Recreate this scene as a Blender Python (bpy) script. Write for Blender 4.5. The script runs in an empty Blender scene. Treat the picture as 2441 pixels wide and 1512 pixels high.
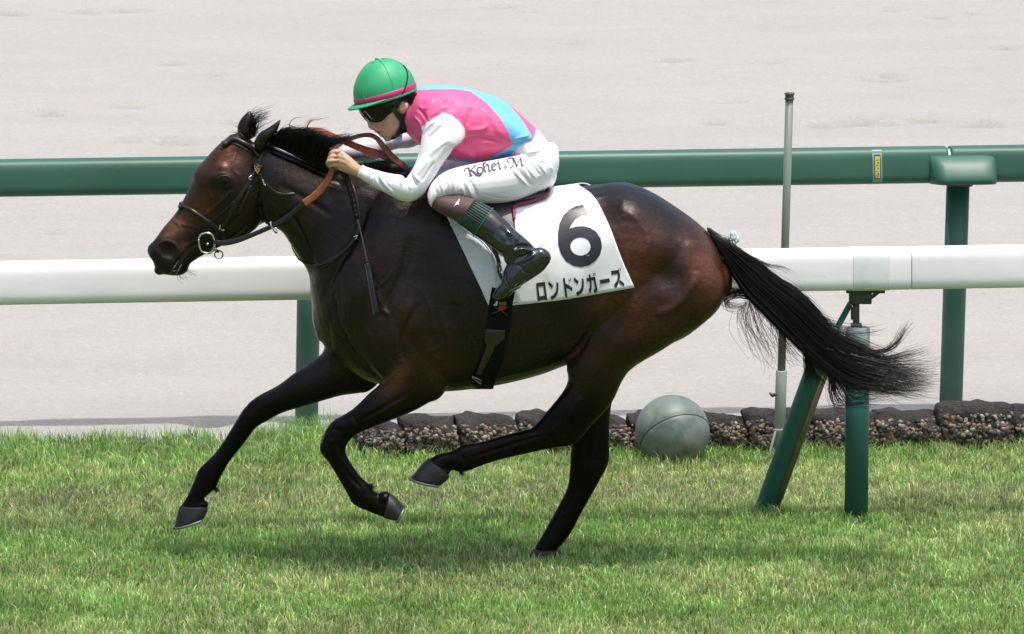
import bpy, bmesh, math, random
import numpy as np
from mathutils import Vector, Matrix
from mathutils.bvhtree import BVHTree
from mathutils.geometry import tessellate_polygon

random.seed(7)
rng = np.random.default_rng(11)
scene = bpy.context.scene
C = scene.collection

# ------------------------------------------------------------------ camera
TH = math.radians(9.0)          # looking down from the stand
DIST = 26.0
AIM_Z = 1.0
FPX = 600.0 * DIST              # focal length in survey units (2440 wide)
cam_loc = np.array([0.0, -DIST * math.cos(TH), AIM_Z + DIST * math.sin(TH)])
FW = np.array([0.0, math.cos(TH), -math.sin(TH)])
UP = np.array([0.0, math.sin(TH), math.cos(TH)])
cam = bpy.data.cameras.new('camera')
cam.lens = 36.0 * FPX / 2440.0
cam.sensor_width = 36.0
cam.clip_start = 0.5
cam.clip_end = 3000.0
cam_o = bpy.data.objects.new('camera', cam)
cam_o.location = cam_loc
cam_o.rotation_euler = (math.radians(90) - TH, 0, 0)
C.objects.link(cam_o)
scene.camera = cam_o

# ------------------------------------------------------------------ sky, sun, exposure
SUN = np.array([0.17, -0.15, 1.0]); SUN = SUN / np.linalg.norm(SUN)
world = bpy.data.worlds.new('World'); scene.world = world
world.use_nodes = True
wn = world.node_tree.nodes; wl = world.node_tree.links
sky = wn.new('ShaderNodeTexSky'); sky.sky_type = 'NISHITA'; sky.sun_disc = False
sky.sun_elevation = math.asin(SUN[2]); sky.sun_rotation = math.atan2(SUN[0], SUN[1])
sky.air_density = 1.0; sky.dust_density = 6.0; sky.ozone_density = 1.0
wn['Background'].inputs['Strength'].default_value = 0.15
wl.new(sky.outputs[0], wn['Background'].inputs['Color'])
sl = bpy.data.lights.new('sun', 'SUN'); sl.energy = 2.5; sl.angle = math.radians(1.5)
sl.color = (1.0, 0.97, 0.93)
so = bpy.data.objects.new('sun', sl); C.objects.link(so)
so.rotation_euler = Vector(-SUN).to_track_quat('-Z', 'Y').to_euler()
so.location = (6, -9, 30)
scene.view_settings.view_transform = 'Standard'
scene.view_settings.look = 'None'
scene.view_settings.exposure = 0.40
scene.view_settings.gamma = 1.0
scene.view_settings.use_curve_mapping = False

# ------------------------------------------------------------------ survey helpers
def at(px, py, Y=0.0):
    """point of the photograph carried to the upright plane at depth Y"""
    d = FW + (px - 1220.0) / FPX * np.array([1.0, 0, 0]) - (py - 756.0) / FPX * UP
    t = (Y - cam_loc[1]) / d[1]
    return cam_loc + t * d
def ground(px, py, z=0.0):
    d = FW + (px - 1220.0) / FPX * np.array([1.0, 0, 0]) - (py - 756.0) / FPX * UP
    t = (z - cam_loc[2]) / d[2]
    return cam_loc + t * d
def proj(P):
    P = np.asarray(P, float); q = P - cam_loc
    w = q @ FW
    return 1220.0 + FPX * q[..., 0] / w, 756.0 - FPX * (q @ UP) / w
def crop(x0, y0, s):
    return lambda x, y: ((x0 + x / s) * 0.78990, (y0 + y / s) * 0.78990)
c1 = crop(420, 300, 2.7)        # horse head
c2 = crop(960, 140, 3.02375)    # rider
c3 = crop(1200, 500, 3.02375)   # saddle cloth, boot
c4 = crop(1700, 520, 2.52)      # quarters
c5 = crop(500, 1000, 2.3625)    # fore legs
c6 = crop(1200, 1000, 2.04375)  # hind legs
c7 = crop(2100, 650, 2.52)      # tail
c8 = crop(2200, 900, 2.16)      # kerb stones
ch = crop(1020, 160, 5.04)      # rider head
cf = crop(960, 360, 5.04)       # rider hand
cl = crop(1580, 780, 7.1794)    # lettering on the cloth
ck = crop(1380, 460, 10.17)     # lettering on the breeches
cm = crop(800, 340, 5.04)       # mane
cb = crop(1250, 560, 3.78)      # boot close
cs = crop(860, 780, 3.4364)     # shoulder close

# ------------------------------------------------------------------ mesh helpers
def tag(o, label=None, cat=None, group=None, kind=None):
    if label: o['label'] = label
    if cat: o['category'] = cat
    if group: o['group'] = group
    if kind: o['kind'] = kind
    return o

def mesh_np(name, V, F, mat=None, parent=None, origin=None, smooth=True, col=None):
    """F: list of index arrays (quads or tris) or a single (n,k) array"""
    V = np.asarray(V, np.float64)
    if parent is not None and origin is None:
        base = np.array(parent.matrix_world.translation) if False else np.array(parent.get('_o', (0, 0, 0)))
        o_loc = np.zeros(3); V = V - base
    else:
        base = np.zeros(3) if origin is None else np.asarray(origin, float)
        o_loc = base; V = V - base
        if parent is not None:
            pb = np.array(parent.get('_o', (0, 0, 0)))
            o_loc = base - pb
    me = bpy.data.meshes.new(name)
    if not isinstance(F, (list, tuple)): F = [F]
    F = [np.asarray(f, np.int32) for f in F if len(f)]
    nl = sum(f.size for f in F); nf = sum(len(f) for f in F)
    me.vertices.add(len(V)); me.loops.add(nl); me.polygons.add(nf)
    me.vertices.foreach_set('co', V.astype(np.float32).ravel())
    me.loops.foreach_set('vertex_index', np.concatenate([f.ravel() for f in F]))
    tot = np.concatenate([np.full(len(f), f.shape[1], np.int32) for f in F])
    st = np.concatenate([[0], np.cumsum(tot)[:-1]]).astype(np.int32)
    me.polygons.foreach_set('loop_start', st)
    me.polygons.foreach_set('use_smooth', np.full(nf, smooth, bool))
    me.update(calc_edges=True)
    if col is not None: set_col(me, col)
    if mat: me.materials.append(mat)
    o = bpy.data.objects.new(name, me); C.objects.link(o)
    o.location = o_loc
    o['_o'] = [float(v) for v in (base if parent is None or origin is not None else base)]
    if parent is not None: o.parent = parent
    return o

def set_col(me, col, name='col'):
    col = np.asarray(col, np.float32)
    if col.shape[1] == 3: col = np.hstack([col, np.ones((len(col), 1), np.float32)])
    a = me.attributes.new(name, 'FLOAT_COLOR', 'POINT')
    a.data.foreach_set('color', col.ravel())

def empty(name, loc, parent=None):
    o = bpy.data.objects.new(name, None); C.objects.link(o)
    o.empty_display_size = 0.1
    pb = np.array(parent.get('_o', (0, 0, 0))) if parent is not None else np.zeros(3)
    o.location = np.asarray(loc, float) - pb
    o['_o'] = [float(v) for v in loc]
    if parent is not None: o.parent = parent
    return o

def cat_rom(K, n):
    """Catmull-Rom through rows of K, n samples per span"""
    K = np.asarray(K, float)
    P = np.vstack([2 * K[0] - K[1], K, 2 * K[-1] - K[-2]])
    out = []
    for i in range(1, len(P) - 2):
        p0, p1, p2, p3 = P[i - 1], P[i], P[i + 1], P[i + 2]
        for t in np.arange(n) / n:
            out.append(0.5 * ((2 * p1) + (-p0 + p2) * t + (2 * p0 - 5 * p1 + 4 * p2 - p3) * t * t
                              + (-p0 + 3 * p1 - 3 * p2 + p3) * t ** 3))
    out.append(P[-2])
    return np.array(out)

def rings_mesh(R, closed=True):
    """R: (m, n, 3) rings -> verts, [quads, tris]"""
    m, n, _ = R.shape
    V = R.reshape(-1, 3)
    i = np.arange(m - 1)[:, None]; j = np.arange(n)[None, :]
    a = (i * n + j); b = (i * n + (j + 1) % n); c = ((i + 1) * n + (j + 1) % n); d = ((i + 1) * n + j)
    Q = np.stack([a, b, c, d], -1).reshape(-1, 4)
    if not closed: return V, [Q]
    V = np.vstack([V, R[0].mean(0), R[-1].mean(0)])
    k0, k1 = m * n, m * n + 1
    jj = np.arange(n)
    T0 = np.stack([np.full(n, k0), (jj + 1) % n, jj], -1)
    T1 = np.stack([np.full(n, k1), (m - 1) * n + jj, (m - 1) * n + (jj + 1) % n], -1)
    return V, [Q, np.vstack([T0, T1])]

def loft(secs, n=28, sub=6, e=2.0, caps=(0.5, 0.5), mirror=False, xf=None):
    """secs rows: (front/top px, py, back/bottom px, py, Y centre, half width, egg)"""
    rows = []
    for s in secs:
        tx, ty, bx, by, yc, hw = s[:6]
        k = s[6] if len(s) > 6 else 0.0
        T = at(tx, ty, yc); B = at(bx, by, yc)
        rows.append(np.concatenate([T, B, [yc, hw, k]]))
    K = cat_rom(rows, sub)
    ph = np.linspace(0, 2 * math.pi, n, endpoint=False)
    cs_, sn_ = np.cos(ph), np.sin(ph)
    if e != 2.0:
        cs_ = np.sign(cs_) * np.abs(cs_) ** (2 / e); sn_ = np.sign(sn_) * np.abs(sn_) ** (2 / e)
    def ring(T, B, hw, k, sc=1.0, off=None):
        c = (T + B) / 2; u = (T - B) / 2
        r = c + sc * (u[None, :] * cs_[:, None])
        r[:, 1] += sc * hw * sn_ * (1 + k * cs_)
        if off is not None: r = r + off
        return r
    R = []
    def cap(a, b, amount):
        T, B = K[a][:3], K[a][3:6]; T2, B2 = K[b][:3], K[b][3:6]
        ax = (T + B - T2 - B2); ax = ax / (np.linalg.norm(ax) + 1e-9)
        rad = min(np.linalg.norm(T - B) / 2, K[a][7]) * amount
        return [ring(T, B, K[a][7], K[a][8], math.cos(q), ax * rad * math.sin(q)) for q in (1.35, 1.0, 0.6, 0.3)]
    if caps[0]: R += cap(0, 1, caps[0])
    for r in K: R.append(ring(r[:3], r[3:6], r[7], r[8]))
    if caps[1]: R += cap(-1, -2, caps[1])[::-1]
    R = np.array(R)
    if xf is not None: R = xf(R.reshape(-1, 3)).reshape(R.shape)
    V, F = rings_mesh(R)
    if mirror:
        V = V.copy(); V[:, 1] *= -1; F = [f[:, ::-1] for f in F]
    return V, F

def tube(pts, rad, n=10, sub=4, cap=True, flat=1.0, flat_dir=None):
    """round tube through world points; flat squashes the section along flat_dir"""
    pts = np.asarray(pts, float); rad = np.broadcast_to(np.asarray(rad, float), (len(pts),))
    K = cat_rom(np.hstack([pts, rad[:, None]]), sub) if sub > 1 and len(pts) > 2 else np.hstack([pts, rad[:, None]])
    P = K[:, :3]; r = np.maximum(K[:, 3], 1e-5)
    t = np.gradient(P, axis=0); t /= np.linalg.norm(t, axis=1)[:, None] + 1e-12
    ref = np.array([0, 1.0, 0]) if flat_dir is None else np.asarray(flat_dir, float)
    a = ref - t * (t @ ref)[:, None]
    bad = np.linalg.norm(a, axis=1) < 1e-3
    a[bad] = np.array([1.0, 0, 0.1])
    a /= np.linalg.norm(a, axis=1)[:, None]
    b = np.cross(t, a)
    ph = np.linspace(0, 2 * math.pi, n, endpoint=False)
    R = P[:, None, :] + r[:, None, None] * (flat * np.cos(ph)[None, :, None] * a[:, None, :] + np.sin(ph)[None, :, None] * b[:, None, :])
    if cap:
        def e(i, j):
            d = P[i] - P[j]; d = d / (np.linalg.norm(d) + 1e-9)
            return [P[i] + (R[i] - P[i]) * math.cos(q) + d * r[i] * flat * math.sin(q) for q in (1.3, 0.9, 0.45)]
        R = np.concatenate([np.array(e(0, 1)), R, np.array(e(-1, -2))[::-1]])
    return rings_mesh(R)

def ellipsoid(c, r, rot=None, n=20):
    u = np.linspace(0.12, math.pi - 0.12, n // 2 + 1); v = np.linspace(0, 2 * math.pi, n, endpoint=False)
    R = np.stack([np.sin(u)[:, None] * np.cos(v)[None, :], np.sin(u)[:, None] * np.sin(v)[None, :],
                  np.cos(u)[:, None] * np.ones(n)[None, :]], -1) * np.asarray(r)
    if rot is not None: R = R @ np.array(rot).T
    V, F = rings_mesh(R + np.asarray(c))
    return V, F

def join(parts):
    Vs, Qs, Ts, o = [], [], [], 0
    for V, F in parts:
        Vs.append(V)
        for f in F:
            f = np.asarray(f)
            if f.size == 0: continue
            (Qs if f.shape[1] == 4 else Ts).append(f + o)
        o += len(V)
    F = []
    if Qs: F.append(np.vstack(Qs))
    if Ts: F.append(np.vstack(Ts))
    return np.vstack(Vs), F

def fuse(parts, voxel, smooth=6, lam=0.5, mu=-0.52):
    """union of closed pieces as one skin (voxel), then Taubin smoothing; -> V, quads"""
    V, F = join(parts)
    o = mesh_np('tmp', V, F)
    m = o.modifiers.new('r', 'REMESH'); m.mode = 'VOXEL'; m.voxel_size = voxel; m.adaptivity = 0.0
    dg = bpy.context.evaluated_depsgraph_get(); dg.update()
    me = o.evaluated_get(dg).to_mesh()
    nv = len(me.vertices)
    V = np.empty(nv * 3); me.vertices.foreach_get('co', V); V = V.reshape(-1, 3).copy()
    nl = len(me.loops); li = np.empty(nl, np.int32); me.loops.foreach_get('vertex_index', li)
    tot = np.empty(len(me.polygons), np.int32); me.polygons.foreach_get('loop_total', tot)
    assert (tot == 4).all()
    Q = li.reshape(-1, 4).copy()
    o.evaluated_get(dg).to_mesh_clear()
    me0 = o.data; bpy.data.objects.remove(o); bpy.data.meshes.remove(me0)
    return smooth_np(V, Q, smooth, lam, mu), Q

def edges_of(Q):
    E = np.concatenate([Q[:, [i, (i + 1) % Q.shape[1]]] for i in range(Q.shape[1])])
    E = np.unique(np.sort(E, 1), axis=0)
    return E

def smooth_np(V, Q, it, lam=0.5, mu=-0.52, mask=None):
    E = edges_of(Q); n = len(V)
    deg = np.bincount(E.ravel(), minlength=n).astype(float); deg[deg == 0] = 1
    def lap(X):
        out = np.empty_like(X)
        for k in range(X.shape[1]):
            out[:, k] = np.bincount(E[:, 0], X[E[:, 1], k], n) + np.bincount(E[:, 1], X[E[:, 0], k], n)
        return out / deg[:, None] - X
    for _ in range(it):
        for s in (lam, mu):
            d = s * lap(V)
            V = V + (d if mask is None else d * mask[:, None])
    return V

def normals_np(V, Q):
    a, b, c, d = (V[Q[:, i]] for i in (0, 1, 2, 3)) if Q.shape[1] == 4 else (V[Q[:, 0]], V[Q[:, 1]], V[Q[:, 2]], V[Q[:, 2]])
    fn = np.cross(c - a, d - b)
    N = np.zeros_like(V)
    for i in range(Q.shape[1]):
        for k in range(3): N[:, k] += np.bincount(Q[:, i], fn[:, k], len(V))
    return N / (np.linalg.norm(N, axis=1)[:, None] + 1e-12)

def seg_dist(px, py, line):
    """distance of many points to a polyline, and the fraction along it"""
    best = np.full(px.shape, 1e9); par = np.zeros(px.shape)
    L = len(line) - 1
    for i in range(L):
        (x0, y0), (x1, y1) = line[i], line[i + 1]
        dx, dy = x1 - x0, y1 - y0
        t = np.clip(((px - x0) * dx + (py - y0) * dy) / (dx * dx + dy * dy + 1e-9), 0, 1)
        d = np.hypot(px - x0 - t * dx, py - y0 - t * dy)
        m = d < best
        best = np.where(m, d, best); par = np.where(m, (i + t) / L, par)
    return best, par

def sculpt(V, Q, blobs=(), lines=(), side=None, both=True):
    """blobs: (px,py,rx,ry,rot_deg,amount m); lines: (pts, width px, amount m). Raised or sunk along the normal."""
    N = normals_np(V, Q)
    M = V.copy()
    if both: M[:, 1] = -np.abs(M[:, 1])
    px, py = proj(M)
    w = np.clip(np.abs(N[:, 1]) * 1.6, 0, 1)
    if not both: w = np.clip(-N[:, 1] * 1.6, 0, 1)
    if side is not None: w = w * side(V)
    D = np.zeros(len(V))
    for bx, by, rx, ry, ro, am in blobs:
        c, s = math.cos(math.radians(ro)), math.sin(math.radians(ro))
        x, y = px - bx, py - by
        u, v = (c * x + s * y) / rx, (-s * x + c * y) / ry
        D += am * np.exp(-(u * u + v * v))
    for pts, wd, am in lines:
        pts = cat_rom(np.array(pts, float), 5) if len(pts) > 2 else np.array(pts, float)
        d, t = seg_dist(px, py, pts)
        fade = np.clip(np.minimum(t, 1 - t) * 5, 0, 1)
        D += am * np.exp(-(d / wd) ** 2) * (0.25 + 0.75 * fade) * np.clip(fade * 4, 0, 1)
    return V + N * (D * w)[:, None]

def bvh_of(V, F):
    polys = []
    for f in (F if isinstance(F, list) else [F]): polys += np.asarray(f).tolist()
    return BVHTree.FromPolygons([tuple(v) for v in V], polys)

def cast(bvh, px, py, off=0.0, back=False):
    """point of the photograph carried onto a surface; -> (point, normal) or None"""
    d = FW + (px - 1220.0) / FPX * np.array([1.0, 0, 0]) - (py - 756.0) / FPX * UP
    d = d / np.linalg.norm(d)
    h, n, i, dist = bvh.ray_cast(Vector(cam_loc), Vector(d))
    if h is None: return None
    h = np.array(h); n = np.array(n)
    if n @ d > 0: n = -n
    return h + n * off, n

def cast_near(bvh, px, py, off, Yfall):
    r = cast(bvh, px, py, off)
    if r is None:
        p = at(px, py, Yfall)
        h, n, i, dist = bvh.find_nearest(Vector(p))
        n = np.array(n); hh = np.array(h)
        o = p - hh; dn = np.linalg.norm(o)
        if dn > 1e-6: n = o / dn
        return hh + n * off, n
    return r

def ribbon(P, N, width, thick, taper=None):
    """flat strap through points P with outward normals N"""
    P = np.asarray(P); N = np.asarray(N)
    t = np.gradient(P, axis=0); t /= np.linalg.norm(t, axis=1)[:, None] + 1e-12
    N = N - t * np.sum(N * t, 1)[:, None]; N /= np.linalg.norm(N, axis=1)[:, None] + 1e-12
    B = np.cross(t, N)
    w = np.broadcast_to(np.asarray(width, float), (len(P),))[:, None] / 2
    h = thick / 2
    prof = [(-1, -1), (-1, .6), (-.8, 1), (.8, 1), (1, .6), (1, -1)]
    R = np.stack([P + B * w * a + N * h * b for a, b in prof], 1)
    return rings_mesh(R)

def strap_on(bvh, pts, width, thick, off=0.004, Yfall=-0.1, n=8, smooth=2):
    L = cat_rom(np.array(pts, float), n)
    P, N = [], []
    for x, y in L:
        p, nn = cast_near(bvh, x, y, off, Yfall)
        P.append(p); N.append(nn)
    P, N = np.array(P), np.array(N)
    for _ in range(smooth):
        P[1:-1] = P[1:-1] * .5 + (P[:-2] + P[2:]) * .25
        N[1:-1] = N[1:-1] * .5 + (N[:-2] + N[2:]) * .25
    N /= np.linalg.norm(N, axis=1)[:, None]
    return ribbon(P, N, width, thick)

def poly_fine(poly, cell, holes=()):
    """polygon with holes in px -> fine triangles (verts2d, tris)"""
    loops = [[Vector((x, y, 0)) for x, y in poly]] + [[Vector((x, y, 0)) for x, y in h] for h in holes]
    flat = [v for l in loops for v in l]
    tris = tessellate_polygon(loops)
    bm = bmesh.new()
    vs = [bm.verts.new(v) for v in flat]
    for t in tris:
        try: bm.faces.new([vs[i] for i in t])
        except ValueError: pass
    for _ in range(6):
        es = [e for e in bm.edges if e.calc_length() > cell]
        if not es: break
        bmesh.ops.subdivide_edges(bm, edges=es, cuts=1, use_grid_fill=False)
        bmesh.ops.triangulate(bm, faces=[f for f in bm.faces if len(f.verts) > 3])
    bm.verts.index_update()
    V = np.array([[v.co.x, v.co.y] for v in bm.verts]); T = np.array([[v.index for v in f.verts] for f in bm.faces], np.int32)
    bm.free()
    return V, T

def decal(bvh, poly, off, cell=6.0, holes=(), Yfall=-0.3):
    V2, T = poly_fine(poly, cell, holes)
    P = np.array([cast_near(bvh, x, y, off, Yfall)[0] for x, y in V2])
    a, b, c = P[T[:, 0]], P[T[:, 1]], P[T[:, 2]]
    if np.cross(b - a, c - a).sum(0) @ FW > 0: T = T[:, ::-1]
    return P, [T]

def stroke(pts, w):
    """pen stroke in px -> outline polygon; w constant or per point"""
    P = cat_rom(np.array(pts, float), 6) if len(pts) > 2 else np.array(pts, float)
    ww = np.broadcast_to(np.asarray(w, float), (len(pts),))
    ww = np.interp(np.linspace(0, 1, len(P)), np.linspace(0, 1, len(pts)), ww)
    t = np.gradient(P, axis=0); t /= np.linalg.norm(t, axis=1)[:, None] + 1e-9
    n = np.stack([-t[:, 1], t[:, 0]], 1) * ww[:, None] / 2
    return np.vstack([P + n, (P - n)[::-1]])

def strands(guides, n_side=3):
    """guides: list of (points (k,3), root radius, tip radius) -> one mesh"""
    parts = []
    by = {}
    for P, r0, r1 in guides: by.setdefault(len(P), []).append((P, r0, r1))
    ph = np.linspace(0, 2 * math.pi, n_side, endpoint=False)
    for k, g in by.items():
        P = np.array([x[0] for x in g]); r0 = np.array([x[1] for x in g]); r1 = np.array([x[2] for x in g])
        t = np.gradient(P, axis=1); t /= np.linalg.norm(t, axis=2)[..., None] + 1e-12
        ref = np.array([0.2, 1.0, 0.1]); a = ref - t * (t @ ref)[..., None]; a /= np.linalg.norm(a, axis=2)[..., None] + 1e-9
        b = np.cross(t, a)
        s = np.linspace(0, 1, k)
        r = r0[:, None] * (1 - s ** 1.5)[None, :] + r1[:, None] * (s ** 1.5)[None, :]
        R = P[:, :, None, :] + r[:, :, None, None] * (np.cos(ph)[None, None, :, None] * a[:, :, None, :] + np.sin(ph)[None, None, :, None] * b[:, :, None, :])
        m = len(g); V = R.reshape(-1, 3)
        base = (np.arange(m) * k * n_side)[:, None, None]
        i = np.arange(k - 1)[None, :, None]; j = np.arange(n_side)[None, None, :]
        q = np.stack([base + i * n_side + j, base + i * n_side + (j + 1) % n_side,
                      base + (i + 1) * n_side + (j + 1) % n_side, base + (i + 1) * n_side + j], -1).reshape(-1, 4)
        parts.append((V, [q]))
    return join(parts)

def box_mesh(c, s, rot=None, bev=0.0):
    bm = bmesh.new(); bmesh.ops.create_cube(bm, size=1.0)
    for v in bm.verts: v.co = Vector((v.co.x * s[0], v.co.y * s[1], v.co.z * s[2]))
    if bev: bmesh.ops.bevel(bm, geom=list(bm.edges), offset=bev, segments=2, affect='EDGES', profile=0.6)
    if rot is not None:
        for v in bm.verts: v.co = Matrix(np.array(rot).tolist()) @ v.co
    bmesh.ops.triangulate(bm, faces=bm.faces[:])
    bm.verts.index_update()
    V = np.array([v.co for v in bm.verts]) + np.asarray(c); T = np.array([[v.index for v in f.verts] for f in bm.faces])
    bm.free(); return V, [T]

# ------------------------------------------------------------------ materials
def mat(name, color=(.5, .5, .5), rough=0.6, attr=None, spec=0.5, sheen=0.0, coat=0.0, metal=0.0, bump=None, mix=None, trans=0.0, coat_rough=0.1, aniso=0.0, sss=0.0, rvar=None, spec_attr=False, stint=None):
    """bump: list of (scale, strength, distance, detail, stretch); mix: (scale, colour 2, lo, hi, detail, stretch) noise mottling"""
    m = bpy.data.materials.new(name); m.use_nodes = True
    nt = m.node_tree; p = nt.nodes['Principled BSDF']; L = nt.links
    def put(k, v):
        if k in p.inputs: p.inputs[k].default_value = v
    put('Base Color', (*color, 1)); put('Roughness', rough); put('Specular IOR Level', spec)
    put('Sheen Weight', sheen); put('Coat Weight', coat); put('Metallic', metal); put('Coat Roughness', coat_rough)
    put('Sheen Roughness', 0.4)
    if stint: put('Specular Tint', (*stint, 1))
    put('Transmission Weight', trans)
    if sss: put('Subsurface Weight', sss); put('Subsurface Radius', (0.01, 0.004, 0.002)); put('Subsurface Scale', 0.6)
    src = None
    tc = nt.nodes.new('ShaderNodeTexCoord')
    def noise(scale, detail, stretch):
        mp = nt.nodes.new('ShaderNodeMapping'); mp.inputs['Scale'].default_value = stretch
        L.new(tc.outputs['Object'], mp.inputs['Vector'])
        n = nt.nodes.new('ShaderNodeTexNoise'); n.inputs['Scale'].default_value = scale; n.inputs['Detail'].default_value = detail
        n.inputs['Roughness'].default_value = 0.6
        L.new(mp.outputs[0], n.inputs['Vector']); return n
    if attr:
        a = nt.nodes.new('ShaderNodeAttribute'); a.attribute_name = attr; src = a.outputs['Color']
    for mx in (mix or []):
        sc, c2, lo, hi, det, stv = mx
        n = noise(sc, det, stv)
        r = nt.nodes.new('ShaderNodeMapRange'); r.inputs['From Min'].default_value = lo; r.inputs['From Max'].default_value = hi
        L.new(n.outputs['Fac'], r.inputs['Value'])
        x = nt.nodes.new('ShaderNodeMix'); x.data_type = 'RGBA'
        mult = c2 if len(c2) == 4 else None
        if mult: x.blend_type = 'MULTIPLY'
        L.new(r.outputs[0], x.inputs['Factor'])
        if src is None: x.inputs[6].default_value = (*color, 1)
        else: L.new(src, x.inputs[6])
        x.inputs[7].default_value = (*c2[:3], 1)
        src = x.outputs[2]
    if src is not None: L.new(src, p.inputs['Base Color'])
    if rvar:
        n = noise(rvar[0], 5, (1, 1, 1)); r = nt.nodes.new('ShaderNodeMapRange')
        r.inputs['From Min'].default_value = .32; r.inputs['From Max'].default_value = .68; r.inputs['To Min'].default_value = rvar[1]; r.inputs['To Max'].default_value = rvar[2]
        L.new(n.outputs['Fac'], r.inputs['Value']); L.new(r.outputs[0], p.inputs['Roughness'])
    if spec_attr:
        ml = nt.nodes.new('ShaderNodeMath'); ml.operation = 'MULTIPLY'; ml.inputs[1].default_value = spec
        L.new(a.outputs['Alpha'], ml.inputs[0]); L.new(ml.outputs[0], p.inputs['Specular IOR Level'])
    prev = None
    for b in (bump or []):
        sc, stg, dist, det, stv = b
        n = noise(sc, det, stv)
        bn = nt.nodes.new('ShaderNodeBump'); bn.inputs['Strength'].default_value = stg; bn.inputs['Distance'].default_value = dist
        L.new(n.outputs['Fac'], bn.inputs['Height'])
        if prev is not None: L.new(prev.outputs[0], bn.inputs['Normal'])
        prev = bn
    if prev is not None: L.new(prev.outputs[0], p.inputs['Normal'])
    return m
ONE = (1, 1, 1)
def lin(r, g, b):
    f = lambda c: (c / 255 / 12.92) if c / 255 <= .04045 else ((c / 255 + .055) / 1.055) ** 2.4
    return (f(r), f(g), f(b))
# ------------------------------------------------------------------ ground: turf, sand
gw0, gw1 = ground(0, 1284), ground(2440, 1233)            # line of the white rail
gg0, gg1 = ground(0, 1017), ground(2440, 972)             # line of the green rail
ge0, ge1 = ground(0, 1060), ground(2440, 1042)            # edge of the turf
def on_line(a, b, px):
    """point where the line a-b crosses the photograph's column px"""
    best = None
    t = 0.5
    for _ in range(40):
        p = a + (b - a) * t
        x, y = proj(p); t += (px - x) / 2440.0
    return a + (b - a) * t
edge_d = (ge1 - ge0) / np.linalg.norm(ge1 - ge0)
def edge_y(x): return ge0[1] + (x - ge0[0]) * edge_d[1] / edge_d[0]

def vnoise(x, y, seed, cell):
    r = np.random.default_rng(seed); G = r.random((128, 128))
    u, v = x / cell + 37.3, y / cell + 11.7
    i, j = np.floor(u).astype(int), np.floor(v).astype(int)
    f, g = u - i, v - j; f = f * f * (3 - 2 * f); g = g * g * (3 - 2 * g)
    a = G[i % 128, j % 128]; b = G[(i + 1) % 128, j % 128]; c = G[i % 128, (j + 1) % 128]; d = G[(i + 1) % 128, (j + 1) % 128]
    return (a * (1 - f) + b * f) * (1 - g) + (c * (1 - f) + d * f) * g

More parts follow.
